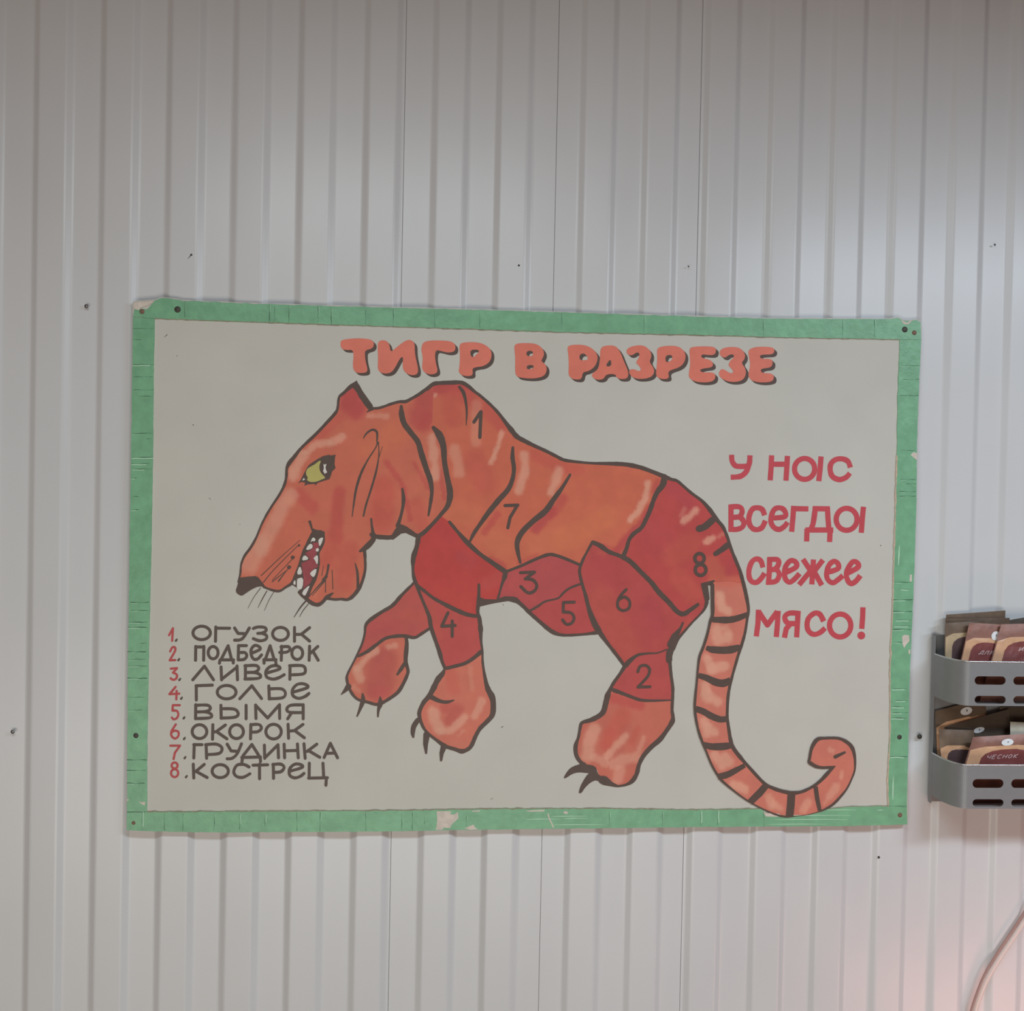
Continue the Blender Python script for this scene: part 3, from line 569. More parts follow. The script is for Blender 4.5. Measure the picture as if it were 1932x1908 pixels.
patch('thigh', 'E 370,780 440,810 520,865 600,895 660,920 720,960 810,1050 900,1140 970,1230 1060,1320 1130,1400 1190,1425 1250,1390 1320,1340 1400,1330 1380,1380 1330,1440 1270,1500 1200,1580 1140,1650 1100,1710 1065,1780 1040,1745 960,1775 870,1780 780,1795 710,1845 670,1890 630,1850 570,1770 500,1680 430,1580 385,1500 340,1380 310,1260 280,1160 255,1040 280,950 320,870', (160, 68, 65), [
    ST('E 480,950 600,1100', 110, (157, 63, 65), .7), ST('E 450,1300 600,1600 700,1750', 120, (163, 74, 65), .8), ST('E 900,1350 950,1550', 90, (157, 63, 67), .7), ST('E 420,870 470,880', 24, (164, 76, 65), .6), ST('E 1250,1470 1180,1560', 30, (168, 74, 67), .6)], tiger)
patch('shank', 'E 670,1890 710,1845 780,1795 870,1780 960,1775 1040,1745 1060,1780 F 1060,400 1068,480 1080,600 1095,720 1090,818 900,822 800,815 700,780 610,745 540,720 570,650 620,580', (161, 70, 67), [], tiger)
patch('paw', 'F 540,720 610,745 700,780 800,815 900,822 1090,818 1088,900 1095,960 1090,1010 1040,1090 980,1170 900,1240 830,1320 790,1400 770,1480 730,1545 670,1580 600,1592 555,1560 490,1500 430,1500 415,1450 390,1410 300,1400 260,1370 225,1310 220,1230 245,1150 262,1060 280,1020 360,995 430,960 470,920 490,850 510,770', (173, 94, 78), [
    ST('F 560,800 800,860', 50, RD, .6), ST('F 640,960 580,1080', 80, OR, .6), ST('F 900,960 960,1100', 90, (175, 96, 78), .6), ST('F 520,1120 500,1220', 60, OR, .8), ST('F 780,1080 720,1200', 30, OR, .5),
    ST('F 390,1080 340,1200 330,1320', 60, PALE, .75), ST('F 670,1140 500,1320', 32, PALE, .75), ST('F 830,1150 790,1280', 26, PALE, .55), ST('F 560,1400 620,1360 760,1330', 50, PALE, .65), ST('F 620,1450 600,1530', 50, PALE, .6), ST('F 380,1330 480,1380', 40, PALE, .6)], tiger)
YL, YTL = YF-.0007, YF-.0019
tail_st = [ST('E 1460,1120 1740,1120', 60, (180, 90, 74), .6), ST('E 1510,1250 1540,1370 1590,1400', 40, PALE, .9), ST('E 1500,1560 1500,1660 1590,1640', 50, PALE, .85), ST('E 1570,1550 1600,1610', 30, PALE, .6)]
for s in ('1400,440 1450,540', '1440,540 1560,510', '1380,680 1400,800', '1400,760 1490,830', '1380,1010 1400,1120', '1420,1060 1460,1100', '1470,1310 1540,1400', '1560,1330 1600,1380', '1640,1580 1740,1630'):
    tail_st.append(ST('F '+s, 44, PALE, .85))
for s in ('820,980 850,1060', '880,1060 920,1080', '1180,1030 1150,1100', '1440,890 1380,980'): tail_st.append(ST('G '+s, 38, PALE, .7))
tail_st += [ST('G 1490,760 1480,810', 18, PALE, .7), ST('G 1380,560 1400,570', 20, PALE, .55), ST('G 1350,1010 1330,1050', 16, PALE, .5)]
patch('tail', 'E 1600,1128 1730,1150 1755,1260 1775,1380 1765,1460 1745,1590 1715,1700 1685,1790 F 1655,510 1630,600 1605,700 1590,800 1585,900 1585,980 1600,1090 1615,1180 1640,1250 1700,1330 1770,1410 1840,1480 G 780,860 860,905 950,935 1040,950 1120,940 1190,910 1250,875 1310,825 1360,770 1415,712 1380,715 1310,718 1250,705 1200,675 1185,660 1195,640 1210,560 1230,510 1270,460 1340,450 1460,452 1540,490 1585,540 1605,610 1610,680 1605,750 1575,830 1535,910 1480,980 1400,1060 1300,1115 1260,1125 1180,1147 1080,1160 980,1165 900,1150 800,1110 700,1060 600,1000 500,925 400,840 350,770 F 1440,1390 1395,1280 1355,1180 1325,1090 1302,980 1292,880 1298,780 1310,660 1320,540 1335,430 1360,350 1400,240 1440,100 E 1452,1430 1452,1300 1450,1165 1460,1138', (178, 104, 88), tail_st, tiger, YF-.0016)

# contour lines, all one continuous brush drawing
LINES = ['A 95,1900,20 112,1820,18 120,1740,18 150,1665,22 205,1590,24 255,1500,20 300,1390,18 345,1300,20 400,1210,20 460,1120,22 505,1035,24 525,960,26 530,880,26 552,830,36 600,770,34 650,705,26 710,645,26 770,590,28 830,530,26 890,465,28 950,400,28 985,345,24 1000,240,22 1040,200,26 1100,145,34 1150,105,22',
 'A 1150,115,40 1190,195,58 1235,270,52 1275,330,40 1300,335,26', 'A 1310,340,22 1280,350,24 1252,370,8',
 'A 1295,337,22 1350,335,22 1400,322,22 1460,300,24 1540,278,26 1600,275,30 1650,250,26 1720,210,28 1790,160,32 C 120,165,36 180,118,36 250,108,34 340,105,36 430,105,34 490,135,36 550,185,26 610,230,26 700,310,26 770,385,28 830,465,34 880,530,44 930,590,46 1000,630,38 1080,670,34 1180,715,30 1280,765,30 1350,800,30 1440,815,24 1600,830,22 E 560,72,34 680,80,38 800,105,38 900,140,34 1000,180,38 1080,212,30 1130,225,26 1180,265,26 1260,335,26 1360,410,28 1430,490,38 1490,575,36 1545,640,30 1585,730,28 1620,840,28 1660,940,30 1700,1040,32 1730,1150,34',
 'E 1020,190,50 1005,260,56 960,320,46 925,390,40 890,490,40 850,580,38 810,650,38 740,705,38 700,760,34 680,830,34 650,900,40',
 'E 370,780,26 320,870,22 280,950,26 255,1040,26 280,1160,28 310,1260,32 340,1380,38 385,1500,56 430,1580,50 500,1680,32 570,1770,32 630,1850,30 665,1900,30', 'E 375,780,36 440,810,44 520,865,40 600,895,34 660,920,44 720,960,46 810,1050,40 900,1140,44 970,1230,46 1060,1320,44 1130,1400,44 1190,1425,44 1250,1390,36 1320,1340,30',
 'E 1400,1320,36 1380,1380,24 1330,1440,18 1270,1500,18 1200,1580,22 1140,1650,30 1100,1710,50 1065,1780,60 1062,1850,46 F 1068,480,32 1080,600,28 1095,720,28 1088,900,28 1095,960,34 1090,1010,44 1040,1090,40 980,1170,46 900,1240,44 830,1320,40 790,1400,36 770,1480,40 730,1545,40 670,1580,22 600,1592,20', 'E 1185,1505,18 1160,1560,28 1110,1630,60 1075,1700,66',
 'E 670,1890,40 710,1845,40 780,1795,26 870,1780,18 960,1775,14 1040,1745,14', 'F 670,500,36 620,580,30 570,650,30 535,710,30 510,770,46 490,850,50 470,920,46 430,960,44 360,995,40 280,1020,32 262,1060,28 245,1150,26 220,1230,36 225,1310,36 260,1370,36 300,1400,36', 'F 540,720,34 610,745,34 700,780,30 800,815,28 900,822,22 1080,818,12',
 'D 780,255,24 780,330,28 775,420,36 770,500,30 785,560,36 795,650,42 800,760,24 812,860,20 815,960,22 835,1090,30 860,1190,46 900,1270,56 910,1350,50 900,1430,44 850,1490,40 790,1550,38 750,1620,36 720,1690,36 690,1730,34 630,1755,40 560,1735,34 480,1710,36 420,1670,30 330,1600,24 280,1540,26 250,1460,32 245,1400,36 280,1320,40 330,1260,46 370,1190,50 410,1110,50 450,1060,44 470,1020,20',
 'A 1715,1490,44 1700,1580,40 1670,1680,48 1665,1780,24 D 195,190,34 225,270,32 250,340,26 300,460,28 335,550,36 350,640,38 390,760,34 425,860,36 450,950,30 475,1005,30', 'D 350,1265,46 420,1300,32 490,1312,30 555,1295,12', 'D 235,270,30 300,320,30 370,375,28 470,430,36 580,485,38 680,525,36 770,540,30', 'D 475,1010,32 560,990,32 650,965,30 720,925,34 800,860,38',
 'D 1110,390,46 1180,450,34 1240,510,34 1330,590,34 1420,665,40 1490,700,32 1560,710,24 1640,708,24 1740,700,24 1850,685,36', 'C 325,1360,26 400,1450,30 490,1550,44 600,1650,36 700,1720,40 830,1810,48', 'D 1020,150,36 1010,190,40 985,260,22 960,350,20 950,385,20', 'C 840,1805,24 980,1750,26 1100,1695,28 1210,1655,30 1280,1660,28 1380,1695,26 1495,1745,26', 'D 1240,490,24 1310,450,22 1380,405,18 1490,378,16 1540,330,20 1600,285,20 1705,245,20',
 'B 1690,700,24 1640,750,24 1560,830,30 1480,920,34 1380,980,30 1280,1050,34 1240,1100,26 1230,1180,20 1205,1270,20 1160,1370,18 1120,1450,18 1080,1530,22 1070,1580,26 1090,1660,24 1130,1730,26 1180,1770,24 1260,1790,26 1330,1810,28 1380,1800,28 1450,1760,30 1530,1700,32 1580,1620,32 1615,1540,30 1620,1500,30 1600,1420,36 1605,1330,40 1610,1260,34 1605,1215,28', 'B 1175,1375,24 1260,1330,32 1340,1270,30 1420,1215,30 1520,1195,32 1600,1195,30 1680,1208,28 1740,1175,26 1810,1130,26', 'B 1590,1440,30 1560,1490,36 1525,1540,20',
 'B 320,750,20 380,775,22 460,790,22 520,755,22 580,715,26 600,660,20 640,560,20 670,460,22 710,370,24 760,270,24', 'B 860,260,20 860,340,24 840,400,20 820,440,14 815,520,16 815,580,16 790,680,18 750,760,18 715,850,24', 'B 640,800,24 700,855,34 760,900,34 810,912,36 850,890,32 885,850,36 900,855,28 960,865,24 1020,862,24 1080,865,26 1130,830,34 1180,765,34 1210,700,26 1235,600,24 1235,500,26 1230,430,30', 'B 890,845,38 920,825,28 945,808,14',
 'B 1190,430,22 1250,390,50 1310,320,44 1290,280,34', 'B 1290,140,18 1298,220,24 1320,290,38 1400,305,38 1480,300,40 1530,240,50', 'A 1570,1060,18 1580,1140,34 1575,1220,28 1555,1310,28 1530,1390,40', 'A 1530,1395,40 1600,1410,24 1680,1470,30 1715,1490,36', 'B 1145,540,8 1165,620,22 1170,720,24 1165,790,18',
 'A 1220,605,8 1250,560,16 1300,530,20 1340,550,20 1342,620,14 1335,680,10 1260,800,14 1195,930,22 1155,1060,22 1135,1180,16 1118,1310,8', 'A 1355,640,8 1358,760,10 1335,900,18 1290,1060,18 1245,1200,18 1220,1305,16', 'A 1392,680,4 1375,730,5 1360,780,6', 'A 1358,640,6 1345,660,8 1332,690,8']
LN = Tri2()
for s in LINES: LN.ribbon(parse(s), wob=.18)
LN.poly(P2('D 785,365 830,385 940,388 1010,360 1100,362 1130,405 1110,420 1045,402 930,420 860,435 790,452 765,440'))
LN.poly(P2('B 1490,270 1540,190 1600,213 1690,285 1720,290 1715,320 1600,266 1560,272 1490,326 1420,322'))
LN.poly(P2('E 1345,1150 1420,1130 1470,1118 1470,1165 1412,1168 1425,1290 1400,1335 1380,1300'))
LN.poly(P2('A 1100,150 1158,84 1190,150 1305,312 1300,350 1270,345 1130,155'))
o = paint('outline', LN, YL, M['line'], tiger); o['label'] = 'dark brush outline of the tiger and of its cuts'
TL = Tri2()
for s in ['E 1730,1150,34 1755,1260,34 1775,1380,28 1765,1460,24 1745,1590,24 1715,1700,28 1685,1790,26 F 1655,510,24 1630,600,24 1605,700,26 1590,800,28 1585,900,26 1585,980,26 1600,1090,30 1615,1180,34 1640,1250,36 1700,1330,34 1770,1410,28 G 780,860,30 860,905,32 950,935,34 1040,950,34 1120,940,30 1190,910,26 1250,875,28 1310,825,30 1360,770,34 1410,715,26', 'G 1425,708,14 1380,715,22 1310,718,26 1250,705,32 1200,675,34 1187,662,24', 'G 1187,660,22 1195,640,24 1210,560,26 1230,510,34 1270,460,34 1340,450,26 1460,452,26 1540,490,34 1585,540,36 1605,610,28 1610,680,20 1605,750,16 1575,830,16 1535,910,18 1480,980,22 1400,1060,24 1300,1115,14',
 'E 1450,1165,36 1452,1300,34 1452,1430,34 1430,1500,26 1405,1610,24 1370,1720,26 F 1335,430,24 1320,540,20 1310,660,20 1298,780,22 1292,880,24 1302,980,24 1325,1090,22 1355,1180,24 1395,1280,20 1440,1390,20 1490,1480,22 G 400,840,26 500,925,18 600,1000,16 700,1060,14 800,1110,14 900,1150,18 980,1165,20 1080,1160,7 1180,1147,6 1260,1127,8 1300,1115,12']:
    TL.ribbon(parse(s), wob=.15)
paint('tail_outline', TL, YTL, M['line'], tiger)
for s in ['E 1450,1475,50 1520,1478,58 1600,1478,60 1680,1462,56 1765,1430,44', 'F 1395,345,40 1450,362,60 1560,368,64 1640,358,66 1700,335,40', 'F 1325,595,46 1400,618,56 1480,655,66 1550,665,68 1615,640,60', 'F 1300,895,56 1370,920,56 1440,960,60 1520,990,56 1585,985,50', 'F 1370,1215,44 1440,1235,60 1540,1235,66 1615,1225,54', 'F 1500,1507,54 1580,1490,58 1660,1450,50 1742,1405,40', 'G 652,1036,60 740,950,66 800,880,60', 'G 1013,1158,70 1025,1050,72 1030,955,72', 'G 1289,1112,36 1265,1000,40 1250,890,40', 'G 1430,620,34 1515,580,22']:
    t_ = Tri2(); t_.ribbon(parse(s), s.startswith('G 1430'), wob=.1); paint('tail_band', t_, YTL-.0002, M['line'], tiger)
for s in ['A 1560,320,28 1565,400,50 1590,480,50 1650,560,48 1710,640,48 1740,740,52 1785,880,50 1820,980,48 1835,1080,34 1825,1180,30 1805,1300,18', 'C 40,1490,40 100,1450,38 180,1370,34 250,1290,34 310,1210,44 330,1100,56 305,960,48 280,820,46 270,680,54 235,580,66 180,510,32', 'C 415,145,26 450,195,32 470,270,24 480,370,18 475,490,7', 'C 895,690,24 892,780,38 905,880,36 890,980,38 850,1070,46 770,1160,48 680,1270,46 600,1380,36 540,1470,34 505,1545,18',
 'C 1410,935,22 1340,1050,34 1260,1160,46 1190,1260,54 1080,1350,50 980,1450,50 935,1540,46 940,1630,36 962,1725,22', 'E 1330,658,60 1380,640,62 1440,590,62 1475,555,36', 'E 1480,883,44 1530,850,48 1590,805,56']:
    t_ = Tri2(); t_.ribbon(parse(s), wob=.12); paint('stripe', t_, YL-.0001, M['line'], tiger)
for s in ['B 1085,1650,54 1050,1690,30 1020,1720,8', 'B 1212,1715,16 1215,1775,42 1190,1850,28 1163,1915,14', 'B 1370,1745,14 1372,1800,46 1355,1860,26 1350,1918,16', 'D 230,1475,44 195,1530,46 185,1590,38 190,1625,20', 'D 310,1605,60 300,1690,44 305,1770,20', 'D 465,1710,56 445,1770,40 440,1835,22']:
    t_ = Tri2(); t_.ribbon(parse(s)); paint('claw', t_, YL-.0002, M['line'], tiger)
t_ = Tri2(); t_.poly(chaikin(P2('F 270,1390 320,1396 390,1408 415,1450 400,1480 335,1475 250,1465 190,1480 130,1522 108,1518 150,1450 190,1415'), 1)); paint('claw', t_, YL-.0002, M['line'], tiger)
t_ = Tri2(); t_.poly(chaikin(P2('F 335,1472 405,1440 430,1500 490,1498 520,1525 555,1560 605,1582 605,1604 530,1592 450,1577 410,1532 350,1560 300,1610 275,1652 248,1658 252,1625 275,1565'), 1)); paint('claw', t_, YL-.00025, M['line'], tiger)
# face
t_ = Tri2(); t_.poly(chaikin(P2('B 105,668 180,660 262,652 300,700 340,752 280,745 220,770 160,810 125,834 88,817 68,790 85,740 98,690'), 1)); paint('nose', t_, YL-.0002, M['line'], tiger)
t_ = Tri2(); t_.poly(P2('Y 235,1390 330,1280 430,1080 500,950 560,830 640,720 780,620 950,510 1150,400 1390,352 1420,385 1605,345 1580,500 1570,700 1605,840 1480,960 1420,1150 1380,1240 1150,1310 950,1380 870,1475 850,1410 600,1430 465,1475 500,1370 370,1340')); paint('eye', t_, YL-.0002, M['line'], tiger)
t_ = Tri2(); t_.poly(chaikin(P2('Y 1045,560 1070,590 1015,730 1020,900 1090,1040 1255,1202 1100,1250 960,1320 800,1350 660,1340 550,1270 605,1200 515,1050 555,880 680,790 850,700 950,620'), 1)); paint('iris', t_, YL-.0004, M['yellow'], tiger)
t_ = Tri2(); t_.poly(P2('Y 1165,680 1210,715 1280,680 1240,800 1250,880 1300,1000 1250,1010 1220,1060 1150,950 1180,840')); t_.poly(P2('Y 440,1200 492,1240 470,1272 385,1292')); paint('eye_glint', t_, YL-.0004, M['white'], tiger)
t_ = Tri2(); t_.poly(P2('M 440,40 470,20 495,35 530,180 600,212 710,222 760,265 775,420 730,530 665,680 675,900 640,1050 560,1230 430,1530 380,1600 330,1530 250,1480 255,1420 320,1380 335,1180 215,1185 210,1365 120,1310 60,1300 110,1230 190,1080 250,880 300,740 400,500 520,260')); paint('mouth', t_, YL-.0002, M['line'], tiger)
t_ = Tri2(); t_.poly(P2('M 525,470 640,460 655,560 600,700 548,785 640,950 560,985 475,1075 520,1200 470,1290 345,1385 348,1170 305,880 480,800 378,680 490,612 548,560')); paint('tongue', t_, YL-.0004, M['maroon'], tiger)
for s in ['525,352 592,395 570,445 515,430 480,480', '430,530 490,480 537,530 512,592 388,622', '362,700 468,800 300,832', '275,908 330,1100 200,1108', '215,1185 345,1160 330,1370 255,1420 212,1360', '130,1290 180,1195 192,1322', '640,400 742,350 722,450 670,548 650,500', '588,600 630,568 657,600 642,648 596,642', '538,782 626,700 640,800 622,925 570,805', '472,1070 612,968 592,1090 547,1165 490,1120', '482,1298 300,1462 370,1548 425,1440']:
    t_ = Tri2(); t_.poly(chaikin(P2('M '+s), 1)); paint('tooth', t_, YL-.0006, M['white'], tiger)
for wi, s in enumerate(['B 650,330,4 480,480,6 300,650,8', 'B 640,370,6 420,590,7 320,710,9', 'B 570,570,4 400,705,9', 'B 540,590,5 455,700,13', 'B 295,760,6 230,850,5 180,945,3', 'B 350,790,8 310,860,8 270,940,3', 'B 415,795,5 370,870,5 328,965,3', 'B 700,880,14 650,940,12 595,1025,5', 'B 725,905,7 680,960,7 645,1020,4', 'B 905,555,20 890,640,18 860,690,30', 'B 860,560,4 845,650,6', 'B 890,660,18 800,760,10 730,840,7', 'B 880,690,10 820,760,8 760,830,5', 'B 880,680,6 878,800,8', 'B 938,600,6 945,770,7', 'B 600,480,6 400,690,5']):
    t_ = Tri2(); t_.ribbon(parse(s), smooth=True); paint('whisker', t_, YL-.0002-.00001*wi, M['line'], tiger)
for a, b, r in ((640, 378, 11), (583, 487, 17), (550, 575, 17)):
    t_ = Tri2(); t_.disc(430+a/4.77, 950+b/4.77, r/4.77); paint('whisker_spot', t_, YL-.0004, M['line'], tiger)
for sp, rg, wd in (('545,460 605,370; 608,368 598,598', 'C', 30), ('780,562 800,515 850,505 885,540 868,605 782,698; 780,700 890,697', 'F', 25), ('1155,147 1282,142; 1282,142 1198,202; 1198,203 1268,213 1302,265 1275,315 1220,327 1158,272', 'D', 27), ('502,508 445,630; 445,630 567,622; 540,582 540,720', 'D', 27), ('1640,412 1540,415; 1540,415 1540,502; 1542,500 1610,510 1637,555 1615,600 1570,612 1533,572', 'D', 26), ('675,1205 625,1260 598,1320 605,1370 650,1395 700,1370 705,1310 660,1272 612,1295', 'E', 26), ('825,1212 940,1208; 935,1212 870,1320 850,1412', 'C', 28), ('o1335,925,42,44; o1345,1028,48,50', 'E', 31)):
    paint('cut_number', letters(sp, rg, wd), YL-.0003, M['line'], tiger)

# ------------------------------------------------------------------ packet rack on the wall
RX0 = at(1754.5, 1360, -DEP).x; RW = .46
DB = .095                     # how far the bins stand out
YFr = -DEP-DB
zt = at(1757, 1198, -DEP).z; zb = at(1757, 1512, -DEP).z
rorg = Vector((RX0+RW/2, -DEP, zb))
rack = thing('packet_rack', rorg, 'silver sheet-metal wall rack with two slotted bins of packets, right of the sign', 'rack')
def boxm(bm, x0, x1, y0, y1, z0, z1):
    vs = [bm.verts.new((x, y, z)) for x in (x0, x1) for y in (y0, y1) for z in (z0, z1)]
    for f in ((0, 1, 3, 2), (4, 6, 7, 5), (0, 4, 5, 1), (2, 3, 7, 6), (0, 2, 6, 4), (1, 5, 7, 3)): bm.faces.new([vs[i] for i in f])
def bm_obj(name, bm, m, parent):
    og = Vector(parent['_org'])
    bmesh.ops.recalc_face_normals(bm, faces=bm.faces)
    for v in bm.verts: v.co -= og
    me = bpy.data.meshes.new(name); bm.to_mesh(me); bm.free()
    o = link(name, me, m, parent); o['_org'] = tuple(og); return o
bm = bmesh.new()
boxm(bm, RX0, RX0+RW, -DEP-.0014, -DEP, zb, zt)
boxm(bm, RX0, RX0+.0014, -DEP-.012, -DEP-.0014, zb, zt); boxm(bm, RX0+RW-.0014, RX0+RW, -DEP-.012, -DEP-.0014, zb, zt)
bm_obj('back_plate', bm, M['rack'], rack)
def bin_(ry_front, by_front, slot_rows, sx0, sx1, pitch):
    zr = at(1850, ry_front, YFr).z; z0 = at(1850, by_front, YFr).z
    R, RY = .024, .052
    plan = [(RX0+.001, -DEP-.012), (RX0+.001, YFr+RY)]
    for i in range(1, 17):
        a = math.pi/2*i/16; plan.append((RX0+.001+R-R*math.cos(a), YFr+RY-RY*math.sin(a)))
    xl = plan[-1][0]; xr = RX0+RW-.001-R
    bm = bmesh.new()
    # side and corner, left then mirrored
    for mir in (0, 1):
        pv = []
        for i, (x, y) in enumerate(plan):
            X = x if not mir else 2*RX0+RW-x
            pv.append((bm.verts.new((X, y, z0)), bm.verts.new((X, y, zr))))
        for a, b in zip(pv, pv[1:]): bm.faces.new((a[0], b[0], b[1], a[1]))
    # slotted front
    holes = []
    for (ya, yb) in slot_rows:
        za = at(1850, yb, YFr).z; zc = at(1850, ya, YFr).z; r = (zc-za)/2
        k = 0
        while True:
            xa = at(sx0+pitch*k, (ya+yb)/2, YFr).x; xb = at(sx1+pitch*k, (ya+yb)/2, YFr).x
            if xb > xr-.004: break
            h = [(xb-r+r*math.sin(math.pi*i/8), za+r-r*math.cos(math.pi*i/8)) for i in range(9)]
            h += [(xa+r-r*math.sin(math.pi*i/8), zc-r+r*math.cos(math.pi*i/8)) for i in range(9)]
            holes.append(h); k += 1
            if k > 30: break
    v, f = fill2d([(xl, z0), (xr, z0), (xr, zr), (xl, zr)], holes)
    bv = [bm.verts.new((p[0], YFr, p[1])) for p in v]
    for t_ in f: bm.faces.new([bv[i] for i in t_])
    bmesh.ops.remove_doubles(bm, verts=bm.verts, dist=1e-5)
    for fc in bm.faces: fc.normal_update()
    o = bm_obj('bin', bm, M['rack'], rack)
    md = o.modifiers.new('sheet', 'SOLIDIFY'); md.thickness = .0016; md.offset = 0
    # floor of the bin
    bm = bmesh.new()
    pl = plan+[(2*RX0+RW-x, y) for x, y in reversed(plan)]
    pl = [(x+(.001 if x < RX0+RW/2 else -.001), y+.001) for x, y in pl]
    lo = [bm.verts.new((x, y, z0)) for x, y in pl]; hi = [bm.verts.new((x, y, z0+.0014)) for x, y in pl]
    bm.faces.new(lo); bm.faces.new(hi)
    for i in range(len(pl)): bm.faces.new((lo[i], lo[(i+1) % len(pl)], hi[(i+1) % len(pl)], hi[i]))
    bm_obj('bin_floor', bm, M['rack'], o)
    # rolled rim
    bm = bmesh.new(); n_ = 8; rr = .0016; rings = []
    path = plan+[(2*RX0+RW-x, y) for x, y in reversed(plan)]
    for i, (x, y) in enumerate(path):
        a = path[max(i-1, 0)]; b = path[min(i+1, len(path)-1)]
        d = Vector((b[0]-a[0], b[1]-a[1], 0)).normalized(); nn = Vector((-d.y, d.x, 0))
        rings.append([bm.verts.new(Vector((x, y, zr))+nn*rr*math.cos(2*math.pi*j/n_)+Vector((0, 0, rr*math.sin(2*math.pi*j/n_)))) for j in range(n_)])
    for a, b in zip(rings, rings[1:]):
        for j in range(n_): bm.faces.new((a[j], a[(j+1) % n_], b[(j+1) % n_], b[j]))
    rm = bm_obj('rim', bm, M['rim'], o)
    for p in rm.data.polygons: p.use_smooth = True
    return z0+.0014
fl1 = bin_(1249, 1332, [(1276, 1292), (1313, 1328)], 1838.4, 1897.2, 73)
fl2 = bin_(1444, 1526, [(1470, 1487), (1508, 1522)], 1834.5, 1893, 73)

# ------------------------------------------------------------------ packets
def packet(quad, d0, d1, foil, label, group, lab=None, band=None, oval=None, text=None, floor=None, thick=.006, seed=0, tx=(.34, .20, 8, 7), cut=.50):
    """quad: image corners TL TR BR BL; the sheet stands from depth d1 (bottom) to d0 (top) off the wall"""
    TLp = at(*quad[0], -DEP-d0); TRp = at(*quad[1], -DEP-d0); BRp = at(*quad[2], -DEP-d1); BLp = at(*quad[3], -DEP-d1)
    if floor is not None:
        for p in (BLp, BRp): p.z = max(p.z, floor+.001)
    def surf(u, v, off=0, side=1):
        p = (BLp*(1-u)+BRp*u)*(1-v)+(TLp*(1-u)+TRp*u)*v
        b = max(0, (1-(2*u-1)**4))*max(0, (1-(2*v-1)**6))
        cr_ = .0012*noise.noise(Vector((u*4+seed, v*5, seed)))+.0005*noise.noise(Vector((u*13, v*15+seed, seed*2)))
        y = -(thick*.5*b+cr_*b+off) if side > 0 else (thick*.5*b)
        return p+Vector((0, y, 0))
    og = (BLp+BRp)/2
    root = thing('spice_packet', og, label, 'packet', group)
    NU, NV = 16, 20; V_ = []; F_ = []
    for sd in (1, -1):
        k = len(V_)
        V_ += [surf(i/NU, j/NV, 0, sd) for j in range(NV+1) for i in range(NU+1)]
        for j in range(NV):
            for i in range(NU):
                q = (k+j*(NU+1)+i, k+j*(NU+1)+i+1, k+(j+1)*(NU+1)+i+1, k+(j+1)*(NU+1)+i)
                F_.append(q if sd > 0 else q[::-1])
    mesh_obj('pouch', V_, F_, foil, root, smooth=True)
    def decal(name, tri, off, m):
        v, f = union([(a*100, b*100) for a, b in tri.v], tri.f)
        mesh_obj(name, [surf(min(max(p[0]/100, 0.01), .99), min(max(p[1]/100, 0.01), .99), off) for p in v], f, m, root)
    if band:
        t1 = Tri2(); t1.poly([(.015, .44), (.985, .44), (.985, cut+.02), (.60, cut+.035), (.2, cut+.03), (.015, cut-.02)], (), .045); decal('label_border', t1, .0006, band)
    if lab:
        pts = [(.17, .46), (.985, .46), (.985, cut-.035), (.60, cut-.022), (.42, cut-.026), (.31, cut-.042), (.22, cut-.08), (.18, cut-.14)]
        t1 = Tri2(); t1.poly(pts, (), .045); decal('printed_label', t1, .0011, lab)
    if oval:
        ou, ov, orx, ory = oval
        t1 = Tri2(); t1.poly([(ou+orx*math.cos(2*math.pi*i/20), ov+ory*math.sin(2*math.pi*i/20)) for i in range(20)], (), .05); decal('emblem', t1, .0014, M['white2'])
        t1 = Tri2(); t1.ribbon([(ou+.1*orx, ov+.1*ory, orx*.22), (ou+.16*orx, ov+.75*ory, orx*.3)]); decal('emblem_mark', t1, .0019, M['ink'])
    if text:
        t1 = Tri2(); x0, y0, lw_, lh = tx; Wp = quad[1][0]-quad[0][0]; Hp = quad[3][1]-quad[0][1]; x = x0*Wp
        for ch in text:
            for st in GLY[ch]: t1.ribbon([(x+px*lw_*.82+py*lh*.35, y0*Hp+py*lh, 1.5) for px, py in st], False, False)
            x += lw_
        t1.v = [(p[0]/Wp, p[1]/Hp) for p in t1.v]
        decal('lettering', t1, .0017, M['lettering'])
    return root
